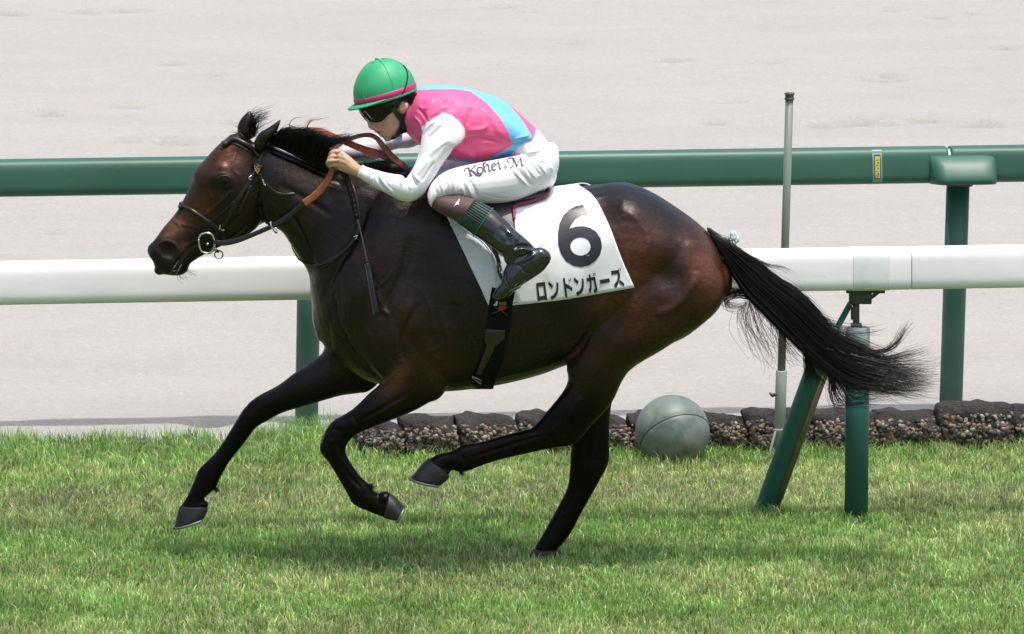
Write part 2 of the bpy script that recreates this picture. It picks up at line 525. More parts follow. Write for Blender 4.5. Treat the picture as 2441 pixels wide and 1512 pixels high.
sand_m = mat('pale_sand', (0.338, 0.332, 0.314), 0.95, spec=0.15, attr='col',
             mix=[(0.9, (1.05, 1.05, 1.06, 1), 0.40, 0.62, 5, (0.5, 1, 1)),
                  (2.3, (.98, .93, .91, 1), 0.54, 0.78, 6, (0.6, 1, 1)),
                  (44, (.80, .785, .765, 1), 0.55, 0.74, 5, (1, 1, 1)),
                  (26, (1.15, 1.15, 1.17, 1), 0.55, 0.75, 3, (1, 1, 1))],
             bump=[(45, 0.8, 0.012, 5, (1, 1, 1)), (160, 0.7, 0.004, 3, (1, 1, 1))])
def sand():
    xs = np.concatenate([[-900, -200, -60, -20, -10], np.arange(-6, 6.01, 0.045), [10, 20, 60, 200, 900]])
    ys = np.concatenate([[0.0], np.arange(2.0, 8, 0.05), np.arange(8, 44, 0.08), [46, 50, 60, 90, 160, 400, 1800]])
    X, Yg = np.meshgrid(xs, ys, indexing='ij')
    Z = np.full(X.shape, -0.02); damp_shade = np.zeros(X.shape)
    inn = (np.abs(X) < 5.9) & (Yg > 2.1) & (Yg < 43.5)
    Z += inn * 0.005 * (vnoise(X, Yg, 3, 0.5) - .5) + inn * 0.008 * (vnoise(X, Yg, 4, 0.17) - .5)
    r = np.random.default_rng(5)
    # hoof prints and scuffs in the raked sand; the ones that show are placed, the rest scattered
    marks = [(110, 265, .10, .06), (290, 330, .09, .035), (390, 330, .11, .035), (430, 332, .12, .03), (555, 315, .12, .03), (20, 25, .2, .04),
             (210, 20, .2, .05), (300, 15, .25, .04), (1190, 10, .2, .04), (1960, 290, .16, .05), (2040, 283, .2, .05), (2110, 287, .12, .05),
             (1600, 135, .2, .04), (2100, 180, .25, .03), (1700, 285, .1, .04), (1200, 325, .2, .03), (1830, 140, .2, .02), (300, 245, .15, .03),
             (2330, 290, .16, .05), (2200, 280, .1, .05), (120, 545, .06, .03), (500, 1000, .1, .03)]
    px = r.uniform(-300, 2700, 26); py = 330 - 330 * r.random(26) ** 0.5
    pts = [(ground(a, b), c, d) for a, b, c, d in marks] + [(ground(a, b), .05 + .1 * r.random(), .012 + .02 * r.random()) for a, b in zip(px, py)]
    for p, rad, dep in pts:
        rad = .035 + rad * .42
        d2 = ((X - p[0]) / (rad * 1.5)) ** 2 + ((Yg - p[1]) / (rad * 1.1)) ** 2
        Z -= dep * 1.3 * np.exp(-d2 * 1.5) * inn
        damp_shade = np.maximum(damp_shade, min(1, dep * 16) * np.exp(-(((X - p[0]) / (rad * 1.3)) ** 2 + ((Yg - p[1] - rad * .2) / (rad * .8)) ** 2) * 1.6) * inn)  # prints darkened in colour, for damp sand and for the shade in the hollows
        d3 = ((X - p[0]) / (rad * 1.7)) ** 2 + ((Yg - p[1] - rad * 1.5) / (rad * .8)) ** 2
        Z += dep * .45 * np.exp(-d3) * inn
    n, m = X.shape
    i = np.arange(n - 1)[:, None]; j = np.arange(m - 1)[None, :]
    Q = np.stack([i * m + j, (i + 1) * m + j, (i + 1) * m + j + 1, i * m + j + 1], -1).reshape(-1, 4)
    o = mesh_np('sand_track', np.stack([X, Yg, Z], -1).reshape(-1, 3), Q, sand_m, col=np.repeat((1 - .36 * damp_shade).reshape(-1, 1), 3, 1) * np.array([.338, .332, .314]))
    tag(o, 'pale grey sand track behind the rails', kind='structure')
sand()

turf_m = mat('turf_soil', (0.125, 0.175, 0.05), 0.95, spec=0.1,
             mix=[(3.0, (0.18, 0.22, 0.075), 0.4, 0.65, 5, ONE), (14, (0.085, 0.125, 0.035), 0.45, 0.7, 4, ONE)],
             bump=[(40, 1.0, 0.03, 4, ONE)])
def turf():
    xs = np.concatenate([[-600, -100, -20], np.arange(-6, 6.01, 0.2), [20, 100, 600]])
    rows = []
    for x in xs:
        e = edge_y(np.clip(x, -25, 25)) + 0.02 * math.sin(x * 5.1) + 0.015 * math.sin(x * 13.7)
        rows.append([(x, -400, 0), (x, -30, 0), (x, e - 0.12, 0), (x, e - 0.03, -0.008), (x, e, -0.045)])
    R = np.array(rows, float); n, m, _ = R.shape
    i = np.arange(n - 1)[:, None]; j = np.arange(m - 1)[None, :]
    Q = np.stack([i * m + j, (i + 1) * m + j, (i + 1) * m + j + 1, i * m + j + 1], -1).reshape(-1, 4)
    o = mesh_np('turf_ground', R.reshape(-1, 3), Q, turf_m)
    tag(o, 'soil and thatch under the turf grass', kind='structure')
turf()

def grass_mat():
    m = bpy.data.materials.new('grass_blade'); m.use_nodes = True
    nt = m.node_tree; p = nt.nodes['Principled BSDF']; L = nt.links
    a = nt.nodes.new('ShaderNodeAttribute'); a.attribute_name = 'col'
    L.new(a.outputs['Color'], p.inputs['Base Color'])
    p.inputs['Roughness'].default_value = 0.45; p.inputs['Specular IOR Level'].default_value = 0.4
    t = nt.nodes.new('ShaderNodeBsdfTranslucent'); L.new(a.outputs['Color'], t.inputs['Color'])
    x = nt.nodes.new('ShaderNodeMixShader'); x.inputs[0].default_value = 0.5
    L.new(p.outputs[0], x.inputs[1]); L.new(t.outputs[0], x.inputs[2])
    L.new(x.outputs[0], nt.nodes['Material Output'].inputs['Surface'])
    return m
grass_m = grass_mat()
def blades(x, y, h, w, lean, colour, seed):
    r = np.random.default_rng(seed); n = len(x)
    az = r.uniform(0, 2 * math.pi, n)           # facing
    la = r.uniform(0, 2 * math.pi, n)           # lean direction
    wx, wy = np.cos(az) * w / 2, np.sin(az) * w / 2
    dx, dy = np.cos(la) * lean * h, np.sin(la) * lean * h
    z0 = np.zeros(n) - 0.004
    base = np.stack([x, y, z0], 1); wv = np.stack([wx, wy, np.zeros(n)], 1)
    mid = np.stack([x + dx * .35, y + dy * .35, h * .6], 1)
    tip = np.stack([x + dx, y + dy, h * np.sqrt(np.clip(1 - (lean * .7) ** 2, .1, 1))], 1)
    V = np.stack([base - wv, base + wv, mid + wv * .85, mid - wv * .85, tip], 1).reshape(-1, 3)
    k = np.arange(n)[:, None] * 5
    Q = k + np.array([[0, 1, 2, 3]]); T = k + np.array([[3, 2, 4]])
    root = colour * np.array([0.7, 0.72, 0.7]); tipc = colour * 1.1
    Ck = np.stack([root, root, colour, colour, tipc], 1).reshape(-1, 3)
    return V, Q, T, Ck
def grass():
    r = np.random.default_rng(21)
    parts = []
    def area(n, x0, x1, y0, back):
        x = r.uniform(x0, x1, n); e = edge_y(x) + back
        y = y0 + (e - y0) * r.random(n)
        return x, y
    n = 420000
    x, y = area(n, -3.4, 3.4, -2.1, 0.0)
    big = vnoise(x, y, 31, 0.55); med = vnoise(x, y, 32, 0.16); fin = vnoise(x * 1.0, y, 33, 0.05)
    bandy = vnoise(x * 0.25, y, 34, 0.35)
    keep = r.random(n) < 0.40 + 0.85 * fin
    x, y, big, med, fin, bandy = (v[keep] for v in (x, y, big, med, fin, bandy)); n = len(x)
    e = edge_y(x); edge = np.clip(1 - (e - y) / 0.7, 0, 1)      # taller and greener at the verge
    h = (0.016 + 0.030 * r.random(n) ** 1.5) * (0.5 + 0.5 * med + 0.55 * fin) * (1 + 0.9 * edge)
    w = r.uniform(0.0022, 0.0050, n)
    lean = np.clip(np.abs(r.normal(0.45, 0.3, n)), 0, 1.2)
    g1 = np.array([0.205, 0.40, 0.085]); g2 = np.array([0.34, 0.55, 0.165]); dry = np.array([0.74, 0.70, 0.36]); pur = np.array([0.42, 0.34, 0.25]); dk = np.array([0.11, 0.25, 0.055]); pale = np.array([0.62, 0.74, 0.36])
    t = r.random(n)[:, None]
    col = g1 * (1 - t) + g2 * t
    def blend(p, c2, a=1.0):
        nonlocal col
        m = (r.random(n) < p)[:, None]
        col = np.where(m, col * (1 - a) + c2 * a, col)
    dryness = np.clip((0.6 * bandy + 0.4 * big - .33) * 2.4, 0, 1) * (1 - .85 * edge)
    ds = e - y + 0.10 * (vnoise(x, y, 36, 0.4) - .5)                 # pale mown strip along the rail, then the rail's shade painted into the blades
    s1 = np.exp(-((ds - 0.82) / 0.15) ** 2); rail_shade = np.exp(-((ds - 1.36) / 0.26) ** 2)
    blend(np.clip(0.05 + 0.36 * dryness + 0.40 * s1, 0, 1), dry); blend(np.clip(0.03 + 0.10 * dryness + 0.42 * rail_shade, 0, 1), pur); blend(0.13, dk, .8); blend(0.12 + .12 * dryness, pale)
    col *= (r.uniform(0.6, 1.4, n) * (0.80 + 0.40 * vnoise(x, y, 37, 0.3)) * (0.66 + 0.68 * vnoise(x, y, 38, 0.045)) * 1.04)[:, None]
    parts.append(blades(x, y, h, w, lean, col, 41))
    # longer blades, seed stalks and bent straws
    n2 = 6500
    x, y = area(n2, -3.4, 3.4, -2.1, 0.0)
    t = r.random(n2)[:, None]
    col2 = np.where(r.random((n2, 1)) < .45, np.array([0.66, 0.62, 0.38]), g2 * (0.8 + .5 * t))
    parts.append(blades(x, y, r.uniform(.04, .085, n2), r.uniform(.002, .0042, n2), np.abs(r.normal(.7, .35, n2)), col2, 42))
    n4 = 60000                                                   # thinner sowing beyond the photographed patch
    x = r.uniform(-5.5, 5.5, n4); y = -4.2 + (edge_y(x) + 4.2) * r.random(n4); m4 = (np.abs(x) > 3.4) | (y < -2.1); x, y = x[m4], y[m4]; k4 = len(x)
    parts.append(blades(x, y, r.uniform(.02, .055, k4), r.uniform(.004, .009, k4), np.abs(r.normal(.45, .3, k4)), (g1 + (g2 - g1) * r.random((k4, 1))) * r.uniform(.75, 1.3, (k4, 1)), 44))
    for (cx, cy), sx, sy, m5, h0, h1 in (((735, 1046), .16, .07, 900, .03, .075), ((725, 1024), .07, .03, 160, .04, .09), ((792, 1034), .03, .03, 16, .10, .17), ((1300, 1352), .10, .025, 90, .03, .05), ((1602, 1098), .16, .03, 260, .04, .085), ((2040, 1246), .07, .03, 160, .03, .06), ((1828, 1226), .08, .03, 160, .03, .06)):
        c5_ = ground(cx, cy); x = r.normal(c5_[0], sx, m5); y = r.normal(c5_[1], sy, m5)      # tufts round posts, ball and the planted hoof
        parts.append(blades(x, y, r.uniform(h0, h1, m5), r.uniform(.0022, .0045, m5), np.abs(r.normal(.4, .25, m5)), (g1 + (g2 - g1) * r.random((m5, 1))) * r.uniform(.8, 1.25, (m5, 1)), 45 + int(cx)))
    n3 = 5200                                                    # tufts spilling over the verge
    x = r.uniform(-3.4, 3.4, n3); y = edge_y(x) + r.normal(0.0, 0.035, n3)
    cl_ = vnoise(x, y, 35, 0.12); x, y = x[cl_ > .4], y[cl_ > .4]; k3 = len(x)
    parts.append(blades(x, y, r.uniform(.035, .10, k3), r.uniform(.002, .004, k3), np.abs(r.normal(.35, .25, k3)), (g1 + (g2 - g1) * r.random((k3, 1))) * 1.05, 43))
    Vs, Qs, Ts, Cs, o = [], [], [], [], 0
    for V, Q, T, Ck in parts:
        Vs.append(V); Qs.append(Q + o); Ts.append(T + o); Cs.append(Ck); o += len(V)
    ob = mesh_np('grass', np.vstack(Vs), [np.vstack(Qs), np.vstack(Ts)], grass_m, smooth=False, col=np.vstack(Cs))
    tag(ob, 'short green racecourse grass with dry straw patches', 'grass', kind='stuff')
grass()

# ------------------------------------------------------------------ rails
DIRW = (gw1 - gw0) / np.linalg.norm(gw1 - gw0)
DIRG = (gg1 - gg0) / np.linalg.norm(gg1 - gg0)
def frame_of(d):
    ex = d; ez = np.array([0, 0, 1.0]); ey = np.cross(ez, ex); return ex, ey, ez
def bar(p0, p1, hd, hh, e=3.2, n=32, end_round=0.02, skew=0.0, rings=2):
    """rounded rail section swept from p0 to p1"""
    d = p1 - p0; Ln = np.linalg.norm(d); ex, ey, ez = frame_of(d / Ln)
    ph = np.linspace(0, 2 * math.pi, n, endpoint=False)
    c, s = np.cos(ph), np.sin(ph)
    a = np.sign(c) * np.abs(c) ** (2 / e) * hd; b = np.sign(s) * np.abs(s) ** (2 / e) * hh
    a = a * (1 - skew * b / hh)
    prof = a[:, None] * ey + b[:, None] * ez
    st = [(0, 1 - end_round * 6), (end_round * .25, 1 - end_round * 2), (end_round, 1)] + [(Ln * k / rings, 1) for k in range(1, rings)] + [(Ln - end_round, 1), (Ln - end_round * .25, 1 - end_round * 2), (Ln, 1 - end_round * 6)]
    R = np.array([p0 + ex * l + prof * s_ for l, s_ in st])
    return rings_mesh(R)

white_m = mat('white_rail_plastic', (0.90, 0.90, 0.92), 0.42, spec=0.45, mix=[(3, (0.75, 0.75, 0.76), .45, .7, 5, (0.3, 1, 1)), (22, (0.60, 0.60, 0.58), .66, .82, 6, (0.4, 1, 1))], bump=[(2.2, .15, .02, 2, ONE)])
joint_m = mat('white_joint_sleeve', (0.72, 0.76, 0.765), 0.45, mix=[(18, (0.62, 0.66, 0.66), .5, .8, 5, ONE)])
green_m = mat('green_rail_paint', (0.026, 0.100, 0.068), 0.46, spec=0.5, mix=[(4, (0.040, 0.128, 0.090), .4, .7, 4, (0.3, 1, 1)), (30, (0.06, 0.15, 0.115), .64, .8, 6, (0.5, 1, 1))], bump=[(3, .12, .02, 2, ONE)])
steel_m = mat('dark_steel', (0.085, 0.09, 0.085), 0.5, metal=0.6, mix=[(25, (0.16, 0.11, 0.07), .6, .75, 5, ONE)])
cap_m = mat('weathered_post_top', (0.30, 0.38, 0.385), 0.5, mix=[(12, (0.20, 0.29, 0.29), .45, .7, 5, ONE), (45, (.55, .6, .6), .68, .8, 4, ONE)])
post_m = mat('green_post_sleeve', (0.012, 0.090, 0.078), 0.42, mix=[(6, (0.020, 0.11, 0.092), .4, .7, 5, ONE), (50, (0.05, 0.15, 0.13), .66, .8, 4, ONE)], bump=[(90, .35, .003, 2, (.2, .2, 4))])
rust_m = mat('tape_strip_brown', (0.13, 0.095, 0.05), 0.6, mix=[(15, (0.2, 0.15, 0.08), .4, .7, 5, ONE)])

def white_rail():
    root = empty('white_running_rail', gw0)
    tag(root, 'white plastic running rail on green posts directly behind the horse', 'rail')
    pc = on_line(gw0, gw1, 2040)
    z1 = at(2040, 591, pc[1])[2]; z0 = at(2040, 690, pc[1])[2]
    zc, hh = (z0 + z1) / 2, (z1 - z0) / 2
    up = np.array([0, 0, zc])
    joints = [on_line(gw0, gw1, 2160)]
    for k in (-2, -1, 1, 2): joints.append(joints[0] + DIRW * 4.3 * k)
    joints.sort(key=lambda p: p[0])
    ends = [joints[0] - DIRW * 4.3] + joints + [joints[-1] + DIRW * 4.3]
    for a, b in zip(ends[:-1], ends[1:]):
        V, F = bar(a + up + DIRW * .002, b + up - DIRW * .002, 0.066, hh, 4.2, end_round=.004, skew=.10, n=48)
        mesh_np('rail_length', V, F, white_m, root)
    for j in joints:
        c = j - DIRW * 0.165 + up
        V, F = bar(c - DIRW * .078, c + DIRW * .078, 0.0685, hh + .002, 4.2, end_round=.003, skew=.10, n=48)
        mesh_np('joint_sleeve', V, F, joint_m, root)
    for k in (-1, 0, 1):
        b = pc + DIRW * 4.3 * k
        pz = at(2036, 780, pc[1])[2]; ptr = at(2036, 835, pc[1])[2]
        V, F = tube([b + [0, 0, -.05], b + [0, 0, .4], b + [0, 0, ptr]], .049, 28, 1, cap=False)
        p = mesh_np('post', V, F, post_m, root)
        prof = [(.0495, ptr), (.0500, ptr + .003), (.0500, pz - .006), (.046, pz), (.02, pz + .001)]
        a = np.linspace(0, 2 * math.pi, 28, endpoint=False)
        R = np.array([[[b[0] + r * math.cos(q), b[1] + r * math.sin(q), z] for q in a] for r, z in prof])
        V, F = rings_mesh(R); mesh_np('post_cap', V, F, cap_m, p)
        rail_bot = z0
        V, F = join([tube([b + [-.006, 0, pz - .03], b + [-.008, 0, rail_bot - .02]], .014, 14, 1), box_mesh(b + [-.006, 0, pz + .008], (.045, .045, .014), bev=.004)])
        mesh_np('riser_rod', V, F, steel_m, root)
        V, F = join([box_mesh(b + [-.012, 0, rail_bot - .028], (.05, .05, .062), bev=.004),
                     box_mesh(b + [.012 + .02, 0, rail_bot - .035], (.048, .04, .05), bev=.006),
                     box_mesh(b + [.075, 0, rail_bot - .018], (.06, .035, .012), rot=np.array(Matrix.Rotation(math.radians(-38), 3, 'Y')), bev=.003),
                     box_mesh(b + [.03, 0, rail_bot - .006], (.16, .06, .014), bev=.003),
                     box_mesh(b + [-.016, 0, rail_bot - .1], (.026, .03, .05), bev=.003)])
        mesh_np('clamp_bracket', V, F, steel_m, root)
        hinge = b + np.array([-.034, -.01, rail_bot - .062])
        V, F = tube([hinge + [0, -.026, 0], hinge + [0, .026, 0]], .010, 12, 1); mesh_np('hinge_bolt', V, F, steel_m, root)
        bb = b + (ground(1825, 1218) - pc)
        bt = b + (at(1957, 855, pc[1] + .02) - pc)
        V, F = tube([hinge, bt + [.012, 0, .03]], [.0125, .0135], 12, 1); mesh_np('brace_rod', V, F, post_m, root)
        V, F = tube([bt, bt * .5 + bb * .5, bb + (bb - bt) * .03], .050, 28, 1); br = mesh_np('brace_tube', V, F, post_m, root)
        ax = (bb - bt) / np.linalg.norm(bb - bt)
        nrm = np.array([0.62, -0.78, 0.2]); nrm -= ax * (ax @ nrm); nrm /= np.linalg.norm(nrm)
        P = np.array([bt + ax * .02 + nrm * .0505, bt * .5 + bb * .5 + nrm * .0505, bb - ax * .005 + nrm * .0505])
        V, F = ribbon(P, np.array([nrm] * 3), .026, .003); mesh_np('seam_strip', V, F, rust_m, br)
    return hh, zc
white_rail()

def green_rail():
    root = empty('green_running_rail', gg0)
    tag(root, 'thick dark green rail with overhanging brackets along the sand track', 'rail')
    pc = on_line(gg0, gg1, 2266); pl = on_line(gg0, gg1, 730)
    sp = np.linalg.norm(pc - pl)
    z1 = at(2270, 349, pc[1])[2]; z0 = at(2270, 434, pc[1])[2]
    zc, hh = (z0 + z1) / 2, (z1 - z0) / 2
    up = np.array([0, 0, zc])
    jn = on_line(gg0, gg1, 2252)
    L2 = sp * 2
    js = [jn - DIRG * L2 * 2, jn - DIRG * L2, jn, jn + DIRG * L2, jn + DIRG * L2 * 2]
    for a, b in zip(js[:-1], js[1:]):
        V, F = bar(a + up + DIRG * .006, b + up - DIRG * .006, 0.072, hh, 4.2, end_round=.012, skew=.14, n=48)
        mesh_np('rail_length', V, F, green_m, root)
    for j in js[1:-1]:
        V, F = bar(j + up - DIRG * .05, j + up + DIRG * .05, 0.060, hh - .012, 2.9, end_round=.003)
        mesh_np('joint_core', V, F, white_m, root)
    ex, ey, ez = frame_of(DIRG)
    first = True
    for k in (-3, -2, -1, 0, 1, 2):
        b = pc + DIRG * sp * k
        V, F = tube([b + [0, 0.02, -.1], b + [0, .02, zc]], .0525, 30, 1, cap=False)
        # the posts lean a touch with the fence
        V[:, 0] += (V[:, 2]) * 0.022
        mesh_np('post', V, F, green_m, root)
        if k % 2 == 0 and k < 2:
            # bracket: a broad sloping shelf with a rounded nose, wrapped round the rail
            L = .150; c = b + np.array([.030, 0, 0])
            prof = [(-.050, .046), (-.085, .040), (-.130, .002), (-.156, -.034), (-.166, -.052), (-.168, -.066), (-.160, -.078), (-.12, -.082), (-.05, -.080)]
            secs = [(-1.0, .30), (-.992, .38), (-.95, .52), (-.86, .76), (-.74, .94), (-.60, 1), (0, 1), (.55, 1), (.78, .97), (.90, .86), (.965, .68), (.992, .50), (1.0, .40)]
            R = []
            for t, sc in secs:
                ring = [c + ex * (t * L) + ey * (-.05 + (y + .05) * sc) + ez * (zc + .004 + (z if z < -.03 else -.03 + (z + .03) * (1 if t < 0 else (.5 + .5 * sc)))) for y, z in prof]
                R.append(ring)
            V, F = rings_mesh(np.array(R)); br = mesh_np('bracket_cover', V, F, green_m, root)
            V, F = box_mesh(c + ez * (z0 - .008) + ey * .0, (.11, .07, .02), bev=.005); mesh_np('saddle_plate', V, F, steel_m, br)
    # yellow sticker in a clear sleeve
    s = on_line(gg0, gg1, 2079) + up
    def patch(w, h0, h1, off, m, nm, dx=0.0, par=root):
        a = np.linspace(h0, h1, 9)
        P = []
        for z in a:
            y = -0.072 * (1 - abs(z / hh) ** 4.2) ** (1 / 4.2) * (1 - .14 * z / hh) * 1.0
            P.append((y - off, z))
        R = np.array([[s + ex * (t * w / 2 + dx + 0.05 * (hh - z) * .3) + ey * y + ez * z for t in (-1, 1)] for y, z in P])
        n = len(P); V = R.reshape(-1, 3)
        Q = np.array([[i * 2, i * 2 + 1, i * 2 + 3, i * 2 + 2] for i in range(n - 1)])
        return mesh_np(nm, V, Q, m, par)
    sl_m = mat('clear_sleeve', (0.22, 0.33, 0.29), 0.25)
    st = patch(.044, -hh * .84, hh * .93, .0016, sl_m, 'clear_sleeve')
    ye = mat('yellow_label', (0.62, 0.55, 0.09), 0.5)
    inkm = mat('label_ink', (0.22, 0.19, 0.06), 0.6)
    patch(.029, -hh * .62, hh * .70, .0026, mat('label_edge', (.06, .08, .07), .4), 'label_border', par=st)
    yl = patch(.021, -hh * .58, hh * .60, .0036, ye, 'yellow_label', par=st)
    for k, (h0, h1, dx, w) in enumerate([(-.50, -.44, -.002, .012), (-.40, -.3, .003, .008), (-.25, -.2, -.003, .01), (-.1, .0, .002, .006), (.08, .13, -.002, .011), (.2, .3, .002, .007), (.38, .44, 0, .012)]):
        patch(w, h0 * hh, h1 * hh, .0044, inkm, 'label_mark', dx, par=yl)
green_rail()

# ------------------------------------------------------------------ slender marker pole
def pole():
    b = ground(1856, 1092)
    root = empty('marker_pole', b)
    tag(root, 'slender grey green pole with dark cap standing behind the white rail', 'pole')
    top = at(1881, 236, b[1]); dx = (top[0] - b[0]) / top[2]
    m = mat('pole_paint', (0.165, 0.20, 0.165), 0.5, mix=[(8, (0.20, 0.235, 0.195), .4, .7, 5, (1, 1, .2)), (60, (.13, .15, .12), .6, .8, 4, ONE)])
    m2 = mat('pole_sleeve_paint', (0.30, 0.345, 0.325), 0.5, mix=[(10, (0.25, 0.29, 0.27), .4, .7, 5, (1, 1, .3))])
    m3 = mat('pole_cap_brown', (0.07, 0.06, 0.04), 0.6, mix=[(40, (.16, .14, .09), .5, .7, 4, ONE)])
    def P(z): return np.array([b[0] + dx * z, b[1], z])
    zs = at(1865, 884, b[1])[2]
    V, F = tube([P(zs - .05), P((top[2] + zs) / 2), P(top[2])], .0175, 22, 1, cap=False); mesh_np('pole_shaft', V, F, m, root)
    a = np.linspace(0, 2 * math.pi, 22, endpoint=False)
    def lathe(prof, nm, mt):
        R = np.array([[P(z) + [r * math.cos(q), r * math.sin(q), 0] for q in a] for r, z in prof])
        V, F = rings_mesh(R); return mesh_np(nm, V, F, mt, root)
    t = top[2]
    lathe([(.0178, t - .004), (.0215, t - .003), (.0215, t + .003), (.0185, t + .005), (.0185, t + .017), (.0222, t + .019), (.0222, t + .025), (.012, t + .0275)], 'pole_cap', m3)
    lathe([(.0245, -.05), (.0245, zs - .002), (.0235, zs), (.0178, zs + .001)], 'pole_sleeve', m2)
    h = P(at(1845, 940, b[1])[2]) + [-.026, -.01, 0]
    V, F = join([tube([h + [.004, 0, 0], h + [-.012, -.004, .0]], .008, 10, 1), tube([h + [-.01, -.004, -.006], h + [-.02, -.006, .006]], .006, 8, 1)])
    mesh_np('thumb_screw', V, F, m3, root)
    f = P(at(1846, 1024, b[1])[2])
    V, F = join([tube([f + [-.018, -.02, 0], b + [-.05, -.05, .0]], .006, 8, 1), tube([f + [.018, -.02, 0], b + [.035, -.06, .0]], .006, 8, 1), box_mesh(f + [0, -.022, 0], (.05, .008, .012), bev=.002)])
    mesh_np('foot_stay', V, F, m2, root)
pole()

# ------------------------------------------------------------------ weathered ball
def ball():
    b = ground(1602, 1094); r = 0.1625
    c = np.array([at(1602, 1030, b[1])[0], b[1], at(1602, 1030, b[1])[2]])
    c[2] = max(c[2], 0.11)
    m = mat('weathered_ball', (0.125, 0.165, 0.15), 0.5, mix=[(4, (0.215, 0.255, 0.25), .42, .62, 5, ONE), (9, (0.065, 0.095, 0.085), .50, .68, 6, ONE), (7, (0.24, 0.24, 0.15), .55, .75, 4, ONE), (60, (.36, .38, .36), .68, .8, 5, (1, 1, 3))])
    u = np.linspace(0.03, math.pi - .03, 49); v = np.linspace(0, 2 * math.pi, 64, endpoint=False)
    seam = 1 - .018 * np.exp(-((u - 1.769) / .022) ** 2)
    R = np.stack([np.sin(u)[:, None] * np.cos(v), np.sin(u)[:, None] * np.sin(v), np.cos(u)[:, None] * np.ones(64)], -1) * (seam * r)[:, None, None]
    M = np.array(Vector((-.297, .694, .656)).to_track_quat('Z', 'Y').to_matrix())
    V, F = rings_mesh(R @ M.T + c)
    o = mesh_np('float_ball', V, F, m, origin=(c[0], c[1], c[2] - r))
    tag(o, 'weathered grey green ball with a seam lying in the grass by the kerb stones', 'ball')
    sm = mat('seam_dark', (.05, .07, .065), .6)
    a = np.linspace(0, 2 * math.pi, 73)
    P = np.stack([math.sin(1.769) * np.cos(a), math.sin(1.769) * np.sin(a), math.cos(1.769) * np.ones(73)], -1) * r * .992 @ M.T + c
    V, F = tube(P, .0022, 6, 1, cap=False); mesh_np('seam', V, F, sm, o)
ball()

